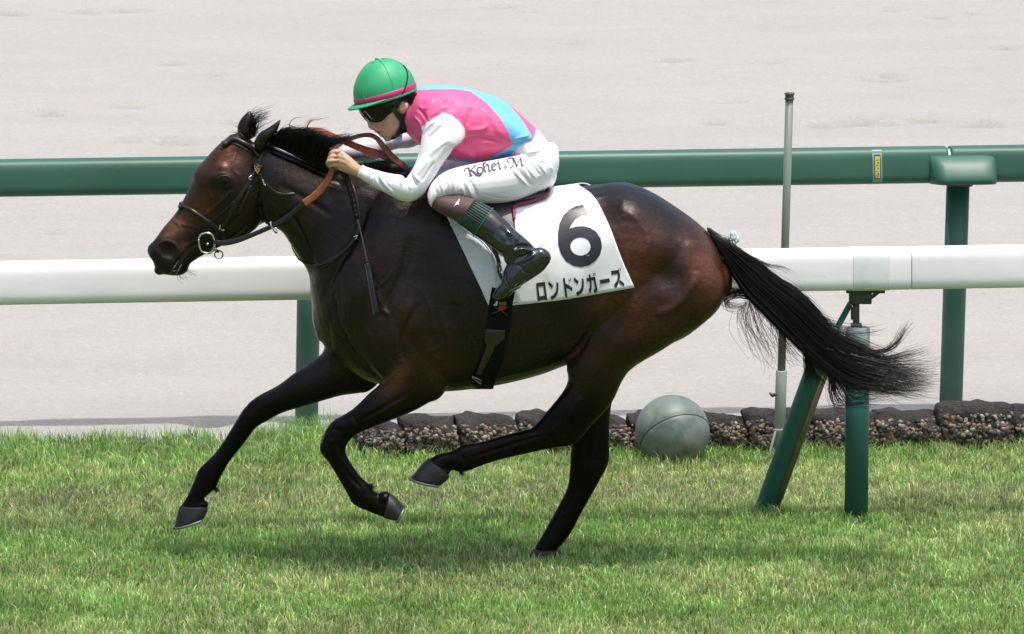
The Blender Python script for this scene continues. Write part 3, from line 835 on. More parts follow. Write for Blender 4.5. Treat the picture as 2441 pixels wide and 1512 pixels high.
# ------------------------------------------------------------------ kerb of pebble-faced concrete stones
def kerb():
    r = np.random.default_rng(9)
    peb_m = mat('pebble_mix', attr='col', rough=0.7, bump=[(60, .4, .004, 3, ONE)])
    conc_m = mat('dark_concrete', (0.042, 0.038, 0.037), 0.95, mix=[(9, (0.075, 0.066, 0.062), .4, .7, 6, ONE), (50, (.06, .055, .055), .5, .75, 5, ONE), (120, (.25, .23, .22), .68, .8, 3, ONE)], bump=[(30, 1.0, .03, 5, ONE), (120, .9, .008, 4, ONE)])
    k0, k1 = ground(760, 1085), ground(2440, 1063)
    d = (k1 - k0) / np.linalg.norm(k1 - k0); ex, ey, ez = frame_of(d)
    seams = [845, 960, 1090, 1235, 1370, 1500, 1640, 1775, 1930, 2085, 2235, 2415, 2590]
    tops = {845: 1006, 960: 995, 1090: 993, 1235: 989, 1370: 990, 1500: 990, 1640: 984, 1775: 980, 1930: 983, 2085: 977, 2235: 963, 2415: 962}
    pebs = []
    ids = bpy.data.meshes
    names = ['weathered pebble-faced kerb stone']
    where = ['behind the bent knee of the near foreleg', 'behind the folded forearm of the horse', 'in the gap below the girth',
             'behind the raised hind fetlock', 'behind the raised hind cannon', 'between the standing hind leg and the grey ball',
             'behind the grey ball', 'between the grey ball and the slender pole', 'behind the leaning green brace', 'beside the upright post of the white rail', 'at the foot of the tall green post',
             'at the picture edge beyond the tall green post']
    for i in range(len(seams) - 1):
        if seams[i] > 2500: break
        a, b = on_line(k0, k1, seams[i]), on_line(k0, k1, seams[i + 1])
        c = (a + b) / 2; L = np.linalg.norm(b - a) / 2 * 1.03
        zt = at((seams[i] + seams[i + 1]) / 2, tops[seams[i]], c[1] + .02)[2]
        zt = zt * r.uniform(.97, 1.03)
        hh = zt / 2 + .02; hd = .090 + r.uniform(-.008, .014); low = r.uniform(.05, .16)
        skew = r.uniform(.10, .45)
        nu, nv = 26, 30
        u = np.linspace(-1, 1, nu); v = np.linspace(0, 2 * math.pi, nv, endpoint=False)
        R = np.zeros((nu, nv, 3))
        for p, uu in enumerate(u):
            t = (1 - abs(uu) ** 3.0 * .999) ** (1 / 2.6)
            t = .74 + .26 * t if abs(uu) < .999 else .5
            cc, ss = np.cos(v), np.sin(v)
            yy = np.sign(cc) * np.abs(cc) ** 1.0 * hd * t
            zz = np.sign(ss) * np.abs(ss) ** .95 * hh * t
            zz = zz + (hh - .02) - low * zt * (uu * .5 + .5) * (ss > 0) * np.abs(ss)
            xx = uu * L + skew * (zz - hh) * -1.0 * (1 if True else 0)
            R[p] = c + xx[:, None] * ex + yy[:, None] * ey + zz[:, None] * ez
        V, F = rings_mesh(R)
        nx = vnoise(V[:, 0] * 1.0 + V[:, 2] * .7, V[:, 1] + V[:, 2] * 1.3, 50 + i, .05) - .5
        n2 = vnoise(V[:, 0] + V[:, 2], V[:, 1] * 2 - V[:, 2], 80 + i, .018) - .5
        cc = c + ez * hh
        dirv = (V - cc); dirv /= np.linalg.norm(dirv, axis=1)[:, None]
        V = V + dirv * (nx * .034 + n2 * .010)[:, None]
        o = mesh_np('kerb_stone', V, F, conc_m, origin=(c[0], c[1], 0))
        tag(o, 'weathered pebble-faced kerb stone ' + where[i], 'kerb stone', 'row of pebble-faced kerb stones behind the rail')
        # pebbles bedded in the camera-side face
        bv = bvh_of(V, F)
        PV, PF, PC, off = [], [], [], 0
        base_v, base_f = ellipsoid((0, 0, 0), (1, 1, 1), n=7)
        cols = np.array([(.24, .145, .095), (.26, .23, .20), (.11, .095, .09), (.38, .355, .32), (.19, .11, .08), (.06, .056, .056), (.30, .20, .14), (.17, .15, .145)])
        for q in range(int(360 * L / .14)):
            ux = r.uniform(-.96, .96) * L; zq = r.uniform(.02, zt * .83)
            if zq > zt * .62 and r.random() < .55: continue
            org = c + ex * ux + ez * zq - ey * .4
            h, nn, _, _ = bv.ray_cast(Vector(org), Vector(ey))
            if h is None: continue
            rad = r.uniform(.0045, .0105)
            M = np.array(Matrix.Rotation(r.uniform(0, 6), 3, 'Y') @ Matrix.Rotation(r.uniform(-.6, .6), 3, 'X'))
            vv = (base_v * np.array([rad * r.uniform(1, 1.7), rad * .8, rad])) @ M.T + np.array(h)
            PV.append(vv); PF.append([f + off for f in base_f]); off += len(vv)
            cl_ = cols[r.integers(len(cols))] * r.uniform(.4, .95)
            PC.append(np.repeat(cl_[None], len(vv), 0))
        if PV:
            F2 = [np.vstack([f[k] for f in PF]) for k in range(2)]
            pb = mesh_np('pebbles', np.vstack(PV), F2, peb_m, o, col=np.vstack(PC)); pb['kind'] = 'stuff'
kerb()
# ------------------------------------------------------------------ the horse
HORSE_O = (at(1180, 1345, 0)[0], 0.0, 0.0)
def J(f, a, b): return (*f(*a), *f(*b))

def horse_parts():
    P = []
    # trunk
    P.append(loft([
        (768, 640, 778, 815, 0, .10), (800, 560, 806, 858, 0, .175), (860, 470, 866, 900, 0, .225, -.10), (930, 415, 932, 920, 0, .25, -.14),
        (1000, 400, 1000, 929, 0, .262, -.18), (1080, 416, 1080, 929, 0, .285, -.16), (1180, 446, 1180, 916, 0, .305, -.10), (1280, 458, 1278, 893, 0, .31, -.05),
        (1360, 450, 1356, 866, 0, .30, .0), (1430, 441, 1430, 850, 0, .285, .05), (1495, 438, 1500, 835, 0, .275, .06), (1555, 461, 1560, 825, 0, .26, .05), (1612, 496, 1620, 808, 0, .235),
        (1662, 533, 1672, 772, 0, .20), (1700, 571, 1710, 735, 0, .15), (1722, 618, 1729, 700, 0, .08)], n=44, e=2.25, caps=(.6, .5)))
    # neck
    P.append(loft([
        (598, 338, 612, 470, 0, .062), (645, 348, 632, 530, 0, .078, -.05), (700, 372, 671, 552, 0, .083, -.12), (762, 399, 704, 602, 0, .092, -.15),
        (822, 399, 735, 652, 0, .112, -.2), (882, 398, 741, 712, 0, .145, -.2), (942, 402, 753, 790, 0, .18, -.2), (1000, 402, 790, 850, 0, .20, -.2)], n=36))
    # withers ridge
    P.append(loft([(870, 394, 900, 470, 0, .045), (960, 397, 970, 480, 0, .06), (1050, 405, 1050, 480, 0, .07), (1150, 432, 1150, 500, 0, .09)], n=20))
    # head
    P.append(loft([
        (*c1(770, 290), *c1(1000, 560), 0, .066), (*c1(655, 362), *c1(1035, 800), 0, .090, .10), (*c1(545, 478), *c1(1008, 965), 0, .100, .22),
        (*c1(448, 590), *c1(945, 1060), 0, .094, .25), (*c1(420, 690), *c1(820, 1135), 0, .080, .22), (*c1(345, 845), *c1(680, 1192), 0, .064, .12),
        (*c1(288, 938), *c1(560, 1250), 0, .055, .0), (*c1(200, 1042), *c1(470, 1302), 0, .051), (*c1(122, 1147), *c1(412, 1345), 0, .054, .05),
        (*c1(76, 1196), *c1(392, 1400), 0, .053), (*c1(68, 1250), *c1(340, 1432), 0, .047), (*c1(108, 1318), *c1(262, 1434), 0, .040), (*c1(128, 1372), *c1(195, 1424), 0, .026)], n=36, caps=(.5, .8)))
    # near fore leg (folded)
    yn = -.165
    P.append(loft([
        (790, 640, 930, 560, -.10, .10), (800, 710, 1000, 660, -.135, .11), (818, 790, 1052, 770, -.155, .105), (868, 860, 1074, 862, -.165, .088), (908, 905, 1064, 926, -.168, .070),
        (*c5(1440, 450), *c5(1830, 535), yn, .060), (*c5(1340, 548), *c5(1640, 620), yn, .051), (*c5(1258, 602), *c5(1480, 682), yn, .044),
        (*c5(1180, 650), *c5(1352, 742), yn, .041), (*c5(1118, 752), *c5(1297, 800), yn, .042), (*c5(1100, 850), *c5(1284, 858), yn, .039),
        (*c5(1165, 942), *c5(1312, 925), yn, .031), (*c5(1250, 1082), *c5(1388, 1035), yn, .027), (*c5(1305, 1180), *c5(1458, 1098), yn, .032),
        (*c5(1342, 1235), *c5(1482, 1135), yn, .034), (*c5(1440, 1282), *c5(1530, 1160), yn, .029), (*c5(1545, 1322), *c5(1592, 1175), yn, .036)], n=24))
    # far fore leg (reaching)
    yf = .15
    P.append(loft([
        (770, 720, 960, 800, .12, .10), (*c5(1130, 110), *c5(1540, 330), .145, .085), (*c5(1050, 205), *c5(1440, 425), yf, .074), (*c5(920, 295), *c5(1240, 460), yf, .062), (*c5(800, 385), *c5(1010, 528), yf, .052),
        (*c5(655, 463), *c5(840, 578), yf, .045), (*c5(560, 548), *c5(722, 640), yf, .044), (*c5(500, 642), *c5(640, 692), yf, .041),
        (*c5(420, 770), *c5(548, 812), yf, .032), (*c5(340, 880), *c5(458, 925), yf, .028), (*c5(238, 982), *c5(388, 1048), yf, .033), (*c5(203, 1062), *c5(352, 1122), yf, .034),
        (*c5(155, 1172), *c5(272, 1196), yf, .029), (*c5(105, 1248), *c5(285, 1250), yf, .036)], n=24))
    # near hind (swung forward)
    yh = -.155
    P.append(loft([
        (1430, 540, 1690, 590, -.10, .12), (1398, 670, 1728, 680, -.135, .135), (1364, 790, 1694, 755, -.15, .125), (1350, 868, 1590, 826, -.155, .105), (1353, 905, 1500, 884, yh, .085),
        (*c6(1015, 375), *c6(1320, 440), yh, .066), (*c6(925, 487), *c6(1205, 570), yh, .052), (*c6(835, 588), *c6(1092, 690), yh, .044), (*c6(770, 612), *c6(950, 720), yh, .038),
        (*c6(660, 640), *c6(700, 775), yh, .031), (*c6(520, 681), *c6(555, 815), yh, .028), (*c6(405, 700), *c6(440, 858), yh, .033), (*c6(335, 738), *c6(385, 868), yh, .034),
        (*c6(255, 756), *c6(318, 850), yh, .029), (*c6(190, 790), *c6(302, 868), yh, .036)], n=24))
    # far hind (on the ground)
    yr = .12
    P.append(loft([
        (1430, 540, 1690, 590, .10, .12), (1400, 690, 1726, 684, .135, .135), (1366, 790, 1694, 757, .15, .12), (1362, 880, 1545, 848, .15, .1), (1370, 935, 1492, 890, .145, .078),
        (*c6(1115, 470), *c6(1330, 405), .14, .062), (*c6(1090, 600), *c6(1308, 540), .13, .050), (*c6(1068, 720), *c6(1305, 670), yr, .043), (*c6(1060, 850), *c6(1300, 806), yr, .043),
        (*c6(1044, 965), *c6(1245, 920), yr, .037), (*c6(985, 1085), *c6(1135, 1115), yr, .031), (*c6(925, 1195), *c6(1075, 1230), yr, .031), (*c6(880, 1275), *c6(1025, 1300), yr, .035),
        (*c6(850, 1325), *c6(985, 1345), yr, .035), (*c6(832, 1370), *c6(990, 1380), yr, .036)], n=24))
    # ears
    P.append(ellipsoid(at(1020, 912, -.17), (.075, .060, .078), n=24)); P.append(ellipsoid(at(880, 885, .145), (.07, .06, .05), n=20))
    P.append(ellipsoid(at(*c5(1562, 1190), -.165), (.030, .036, .028), n=18)); P.append(ellipsoid(at(*c5(275, 1232), .15), (.018, .032, .014), n=14)); P.append(ellipsoid(at(*c6(300, 860), -.155), (.018, .032, .014), n=14))
    # ears
    P.append(loft([(*c1(935, 345), *c1(1010, 430), -.060, .030), (*c1(985, 270), *c1(1060, 345), -.066, .034), (*c1(1050, 232), *c1(1105, 290), -.070, .027), (*c1(1105, 195), *c1(1138, 225), -.072, .016), (*c1(1148, 162), *c1(1154, 172), -.072, .005)], n=18))
    P.append(loft([(*c1(800, 320), *c1(950, 290), .050, .030), (*c1(800, 225), *c1(948, 220), .056, .032), (*c1(828, 160), *c1(940, 168), .058, .026), (*c1(868, 118), *c1(925, 128), .058, .015), (*c1(892, 98), *c1(912, 102), .058, .006)], n=18))
    return P

HV, HQ = fuse(horse_parts(), 0.0055, smooth=14)

def horse_relief(V):
    blobs = [
        # quarters and thigh
        (1505, 505, 46, 34, 20, .014), (1432, 500, 40, 46, 0, -.012), (1590, 662, 42, 34, 25, -.016), (1668, 640, 40, 80, -12, .012), (1470, 700, 60, 40, 30, .014), (1560, 585, 60, 46, 20, .010),
        (1410, 690, 34, 70, 20, -.014), (1460, 800, 70, 55, -20, .008), (1380, 620, 30, 90, 10, -.006),
        # shoulder and chest
        (905, 600, 46, 120, 20, .010), (960, 760, 70, 70, 30, .016), (850, 700, 30, 70, 12, .008), (1040, 840, 50, 60, 10, .012), (800, 770, 26, 60, -8, .010), (1010, 640, 30, 90, 15, -.008), (880, 830, 45, 40, 20, .008),
        # neck
        (740, 470, 60, 46, 40, .008), (690, 455, 36, 60, 20, .004), (830, 560, 46, 60, 40, -.006),
        # head: cheek, orbit, temple
        (*c1(880, 800), 42, 46, 30, .007), (*c1(690, 560), 14, 10, 20, .008), (*c1(680, 640), 24, 14, 10, .010), (*c1(620, 740), 20, 16, 30, -.006), (*c1(800, 450), 18, 20, 0, -.007), (*c1(560, 880), 26, 20, 40, -.005),
        (*c1(235, 1235), 16, 14, 20, -.024), (*c1(225, 1130), 18, 10, -15, .006), (*c1(140, 1230), 12, 16, 10, .005), (*c1(380, 1340), 16, 12, 0, .004), (*c1(430, 1100), 18, 12, 20, .003),
        # girth and flank
        (1340, 780, 46, 60, -10, -.010), (1240, 760, 60, 70, 0, .006), (1130, 800, 20, 90, 10, -.006)]
    lines = [
        ([c4(1020, 760), c4(950, 900), c4(850, 1020), c4(700, 1095)], 13, .0065), ([c4(1150, 560), c4(1180, 700), c4(1160, 860), c4(1060, 1010)], 16, -.003),
        ([c4(430, 300), c4(540, 360), c4(640, 500), c4(600, 680)], 13, .0035), ([c4(460, 200), c4(430, 320)], 10, .0025), ([(1360, 870), (1400, 800), (1440, 730)], 10, -.006),
        ([(878, 470), (850, 560), (800, 640), (775, 720)], 11, -.010), ([(792, 690), (806, 770), (840, 840), (890, 880)], 9, -.010), ([(980, 560), (955, 660), (900, 760)], 12, -.007),
        ([(1000, 720), (960, 800), (960, 860)], 10, -.008), ([(1085, 720), (1082, 800), (1078, 880)], 18, -.006), ([(1052, 740), (1072, 830), (1070, 905)], 8, .004),
        ([(690, 500), (720, 560), (752, 640)], 8, -.008), ([(660, 440), (720, 470), (800, 520)], 10, -.005), ([(645, 362), (700, 384), (765, 415), (820, 440)], 5, -.005), ([(648, 356), (700, 378), (762, 405)], 4, .004),
        ([cs(1010, 300), cs(1060, 210), cs(1120, 130)], 3, .004), ([cs(950, 330), cs(1000, 270), cs(1090, 200)], 2.5, .0035), ([cs(990, 530), cs(1080, 580)], 3, .004), ([cs(1540, 1000), cs(1650, 1040)], 2.5, .004), ([cs(1480, 960), cs(1620, 900)], 2.5, .003),
        # face: facial crest, veins, jaw, mouth, lips
        ([c1(760, 740), c1(640, 860), c1(520, 960)], 5, .006), ([c1(830, 640), c1(760, 560), c1(790, 420)], 3, .0035), ([c1(330, 1010), c1(400, 1030), c1(500, 1060)], 3.5, .003), ([c1(250, 960), c1(330, 1040), c1(300, 1130)], 3, .003),
        ([c1(255, 1432), c1(320, 1320), c1(410, 1215), c1(500, 1165)], 4, -.008), ([c1(150, 1195), c1(210, 1160), c1(275, 1172), c1(312, 1225), c1(290, 1300)], 4, .007), ([c1(620, 1180), c1(760, 1120), c1(880, 1010)], 6, .004), ([c1(640, 1090), c1(760, 1010), c1(860, 900)], 6, -.004),
        ([c1(640, 620), c1(690, 605), c1(750, 640)], 3, .004), ([c1(640, 700), c1(700, 715), c1(750, 690)], 3, .003), ([c1(560, 1100), c1(450, 1140), c1(350, 1180)], 4, -.003),
        # tendons, joints and veins
        ([c5(470, 720), c5(380, 880), c5(300, 1000)], 3.2, -.0045), ([c5(600, 560), c5(560, 620)], 5, .004), ([c5(900, 360), c5(760, 470), c5(640, 560)], 5, -.004), ([c5(1290, 1000), c5(1400, 1130)], 3, -.004), ([c5(1220, 960), c5(1320, 1130)], 3, .003),
        ([c5(1150, 720), c5(1130, 800), c5(1160, 880)], 4, .004), ([c5(1230, 700), c5(1220, 790), c5(1240, 850)], 4, -.004), ([c5(1420, 1150), c5(1380, 1210)], 4, -.003), ([c6(1180, 700), c6(1160, 850), c6(1090, 1000)], 4, -.004), ([c6(1120, 1010), c6(1020, 1180)], 3, -.004),
        ([c6(1040, 640), c6(1000, 690)], 5, .004), ([c6(380, 760), c6(420, 800)], 4, -.003), ([c6(1250, 760), c6(1220, 860)], 5, -.003), ([(1180, 770), (1240, 820), (1320, 830)], 2.2, .0025), ([(1010, 690), (1030, 760), (1010, 830)], 2.2, .003), ([(920, 640), (900, 700), (930, 760)], 2.2, .0025),
        ([(640, 480), (690, 520), (730, 590)], 2.4, .003), ([(1640, 560), (1610, 620), (1620, 680)], 12, -.002), ([c5(1700, 300), c5(1600, 380), c5(1540, 470)], 2.2, .0025), ([c5(1620, 350), c5(1560, 400)], 2, .0025),
        # forearm and gaskin bands
        ([c5(1640, 300), c5(1480, 450), c5(1330, 590)], 6, .005), ([c5(1760, 420), c5(1560, 540), c5(1380, 640)], 6, -.006), ([c5(1330, 600), c5(1380, 680)], 4, -.004), ([c5(1200, 690), c5(1260, 720)], 6, -.003), ([c5(1180, 770), c5(1190, 800)], 6, .003),
        ([c5(1250, 950), c5(1370, 1100)], 3.5, -.004), ([c6(900, 640), c6(660, 712), c6(450, 780)], 4, -.0045), ([c6(1000, 560), c6(940, 640)], 6, .004), ([c6(1130, 400), c6(1050, 560)], 8, .006)]
    V = sculpt(V, HQ, [(*b[:5], b[5] * 1.15) for b in blobs], [(l[0], l[1] * .8, l[2] * 1.35) for l in lines])
    far = lambda X: (X[:, 1] > 0).astype(float)
    return V
HV = horse_relief(HV)
HV = smooth_np(HV, HQ, 2)

def horse_colour(V):
    M = V.copy(); M[:, 1] = -np.abs(M[:, 1]); px, py = proj(M)
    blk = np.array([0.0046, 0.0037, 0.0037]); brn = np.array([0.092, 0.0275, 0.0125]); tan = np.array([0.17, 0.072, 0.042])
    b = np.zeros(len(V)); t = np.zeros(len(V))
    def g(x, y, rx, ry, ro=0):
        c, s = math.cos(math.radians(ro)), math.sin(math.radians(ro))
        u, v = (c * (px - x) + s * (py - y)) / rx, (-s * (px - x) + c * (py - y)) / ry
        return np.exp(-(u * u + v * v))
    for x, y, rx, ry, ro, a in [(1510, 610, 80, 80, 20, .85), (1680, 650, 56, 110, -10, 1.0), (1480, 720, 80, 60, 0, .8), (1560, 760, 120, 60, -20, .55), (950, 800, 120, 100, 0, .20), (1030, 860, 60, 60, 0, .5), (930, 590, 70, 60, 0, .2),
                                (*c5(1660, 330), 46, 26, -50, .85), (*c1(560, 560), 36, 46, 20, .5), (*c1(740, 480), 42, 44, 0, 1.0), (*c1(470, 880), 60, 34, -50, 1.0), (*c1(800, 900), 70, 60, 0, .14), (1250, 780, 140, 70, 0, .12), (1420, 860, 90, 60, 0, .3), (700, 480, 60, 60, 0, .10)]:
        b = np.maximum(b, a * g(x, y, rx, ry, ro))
    for x, y, rx, ry, ro, a in [(*c1(300, 1040), 34, 22, -50, .9), (*c1(690, 540), 16, 12, 0, .5), (*c1(240, 1100), 22, 14, -30, .6), (1440, 710, 30, 20, -40, .35), (1690, 640, 18, 60, -8, .35), (*c1(360, 1200), 12, 20, 20, .5), (*c5(1650, 320), 34, 13, -50, .75)]:  # last spot: the forearm's sunlit highlight painted into the coat
        t = np.maximum(t, a * g(x, y, rx, ry, ro))
    head = px < 640
    dark = np.maximum.reduce([1.0 * g(*c1(170, 1290), 32, 26), .95 * g(*c1(640, 700), 40, 24), .9 * g(*c1(1090, 230), 20, 30) , .8 * g(*c1(300, 1380), 30, 16)])
    low = np.clip((py - 930) / 60, 0, 1)
    b *= (1 - .95 * dark) * (1 - .9 * low * (np.abs(px - c5(1660, 330)[0]) > 60)); t *= (1 - .9 * dark)
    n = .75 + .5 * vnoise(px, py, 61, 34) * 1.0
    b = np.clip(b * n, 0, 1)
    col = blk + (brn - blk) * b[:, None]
    col = col * (1 - t[:, None]) + tan * t[:, None]
    leg = np.clip((py - 900) / 90, 0, 1) * (1 - g(*c5(1600, 400), 50, 40, -50))
    return np.hstack([col * (1 - .35 * leg)[:, None], (1 - .62 * leg)[:, None]])

coat_m = mat('horse_coat', attr='col', rough=0.40, spec=0.44, stint=(.90, .80, .76), sheen=0.0, coat=0.0, rvar=(11, .20, .44), spec_attr=True,
             mix=[(55, (.55, .5, .5, 1), .42, .66, 5, (1, 1, 2.2))],
             bump=[(9, .30, .012, 3, ONE), (38, .22, .006, 4, ONE), (110, .32, .003, 4, (.5, 1, 2.5)), (420, .3, .0012, 2, (.35, 1, 2.5))])
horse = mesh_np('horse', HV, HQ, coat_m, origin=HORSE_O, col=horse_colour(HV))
tag(horse, 'dark bay racehorse galloping with one hind hoof on the turf', 'horse')
HB = bvh_of(HV, HQ)

hoof_m = mat('hoof_horn', (0.014, 0.013, 0.013), 0.5, mix=[(16, (0.032, 0.030, 0.029), .42, .7, 5, (1, 1, 4)), (60, (.015, .015, .015), .55, .75, 4, ONE)], bump=[(60, .4, .003, 3, (.5, .5, 4))])
shoe_m = mat('aluminium_shoe', (0.25, 0.255, 0.26), 0.5, metal=0.7, mix=[(60, (.2, .2, .2), .5, .75, 4, ONE)])
def hoof(secs, shoe=True):
    V, F = loft(secs, n=28, sub=5, e=2.2, caps=(.15, .06))
    o = mesh_np('hoof', V, F, hoof_m, horse)
    if shoe:
        s = secs[-1]; T, B = at(s[0], s[1], s[4]), at(s[2], s[3], s[4])
        prev = secs[-2]; c0 = (at(prev[0], prev[1], s[4]) + at(prev[2], prev[3], s[4])) / 2
        c = (T + B) / 2; u = (T - B) / 2
        ax = np.cross(u, [0, 1.0, 0]); ax /= np.linalg.norm(ax)
        if ax @ (c - c0) < 0: ax = -ax
        a = np.linspace(-2.45, 2.45, 31)
        P = np.array([c + u * math.cos(q) * .97 + np.array([0, s[5] * .95 * math.sin(q), 0]) + ax * .004 for q in a])
        V, F = ribbon(P, np.array([(p - c) / np.linalg.norm(p - c) for p in P]), .010, .018)
        mesh_np('horseshoe', V, F, shoe_m, o)
hoof([(*c5(1558, 1330), *c5(1597, 1155), -.165, .048), (*c5(1598, 1341), *c5(1648, 1192), -.165, .054), (*c5(1640, 1348), *c5(1694, 1250), -.165, .056)])
hoof([(*c5(98, 1248), *c5(300, 1250), .15, .046), (*c5(80, 1310), *c5(298, 1280), .15, .053), (*c5(62, 1392), *c5(278, 1326), .15, .058)])
hoof([(*c6(185, 785), *c6(312, 872), -.155, .046), (*c6(140, 830), *c6(314, 905), -.155, .052), (*c6(82, 902), *c6(272, 945), -.155, .057)])
hoof([(*c6(836, 1345), *c6(1004, 1352), .12, .046), (*c6(800, 1385), *c6(1004, 1382), .12, .054), (*c6(772, 1416), *c6(992, 1410), .12, .058)], shoe=False)

# eyes and nostrils
eye_m = mat('horse_eye', (0.003, 0.002, 0.002), 0.10, spec=0.30)
for s in (-1, 1):
    h = cast(HB, *c1(692, 668))[0]; cpt = np.array([h[0], (h[1] + .012) * (1 if s < 0 else -1), h[2]])
    V, F = ellipsoid(cpt, (.021, .015, .017), n=20); e = mesh_np('eye', V, F, eye_m, horse)
    lid = mat('eyelid', (.010, .008, .008), .4)
    a = np.linspace(math.pi * .05, math.pi * .95, 12)
    V, F = tube([cpt + [.025 * math.cos(q), -.009 * (1 if s < 0 else -1), .004 + .017 * math.sin(q)] for q in a], .0042, 8, 2); mesh_np('eyelid', V, F, lid, e)
nos_m = mat('nostril_dark', (0.012, 0.006, 0.006), 0.7)
V2 = [c1(180, 1200), c1(230, 1180), c1(280, 1195), c1(298, 1235), c1(280, 1285), c1(240, 1300), c1(200, 1265)]
V, F = decal(HB, cat_rom(V2 + [V2[0]], 5)[:-1], .0012, 3.0, Yfall=-.05); mesh_np('nostril', V, F, nos_m, horse)
Vm = V.copy(); Vm[:, 1] *= -1; mesh_np('nostril', Vm, [f[:, ::-1] for f in F], nos_m, horse)
foam_m = mat('saliva_foam', (0.26, 0.26, 0.23), 0.25, mix=[(150, (.03, .03, .028), .42, .56, 5, ONE)])
for line in ([c1(255, 1425), c1(280, 1372), c1(322, 1316)], [c1(300, 1420), c1(318, 1392), c1(342, 1350)], [c1(262, 1405), c1(272, 1395), c1(300, 1400)]):
    V, F = tube([cast_near(HB, *p, .0005, -.04)[0] for p in cat_rom(np.array(line), 4)], [.0022, .0045, .0028, .005, .0035, .0042, .0025, .004, .0015], 8, 1); mesh_np('foam', V, F, foam_m, horse)

# ------------------------------------------------------------------ hair: tail, mane, forelock
hair_m = mat('black_hair', (0.0055, 0.005, 0.0055), 0.33, spec=0.38)
hr = np.random.default_rng(77)
def wig(guides_px, n, spread, Y0, Yspread, r0=.0009, r1=.0002, jitter=1.0, k=12, locks=0, lens=(.72, 1.08)):
    """strands that follow a family of guide lines given in px"""
    G = [cat_rom(np.array(g, float), 8) for g in guides_px]
    G = np.array([np.stack([np.interp(np.linspace(0, 1, k), np.linspace(0, 1, len(g)), g[:, c]) for c in range(2)], 1) for g in G])
    out = []
    m = len(G)
    for _ in range(n):
        a = hr.random() * (m - 1)
        if locks: lk = int(a * locks); a = np.clip((lk + .5 + hr.normal(0, .13)) / locks, 0, m - 1.001)
        i = min(int(a), m - 2); f = a - i
        g = G[i] * (1 - f) + G[i + 1] * f if m > 1 else G[0].copy()
        s = np.linspace(0, 1, k)
        ln = hr.uniform(*lens)
        gx = np.interp(np.clip(s * ln, 0, 1), s, g[:, 0]) + (np.maximum(s * ln - 1, 0)) * 40
        gy = np.interp(np.clip(s * ln, 0, 1), s, g[:, 1])
        off = hr.normal(0, spread, 2); wob = hr.normal(0, spread * .8, 2) ; ph = hr.uniform(0, 6)
        gx = gx + off[0] * (.35 + s * jitter) + wob[0] * np.sin(s * 5 + ph) * s
        gy = gy + off[1] * (.35 + s * jitter) + wob[1] * np.sin(s * 4 + ph) * s
        y = Y0 + hr.normal(0, Yspread) * (.5 + .8 * s)
        P = np.array([at(x, yy, y if np.isscalar(y) else y[q]) for q, (x, yy) in enumerate(zip(gx, gy))])
        out.append((P, r0 * hr.uniform(.7, 1.5), r1))
    return out
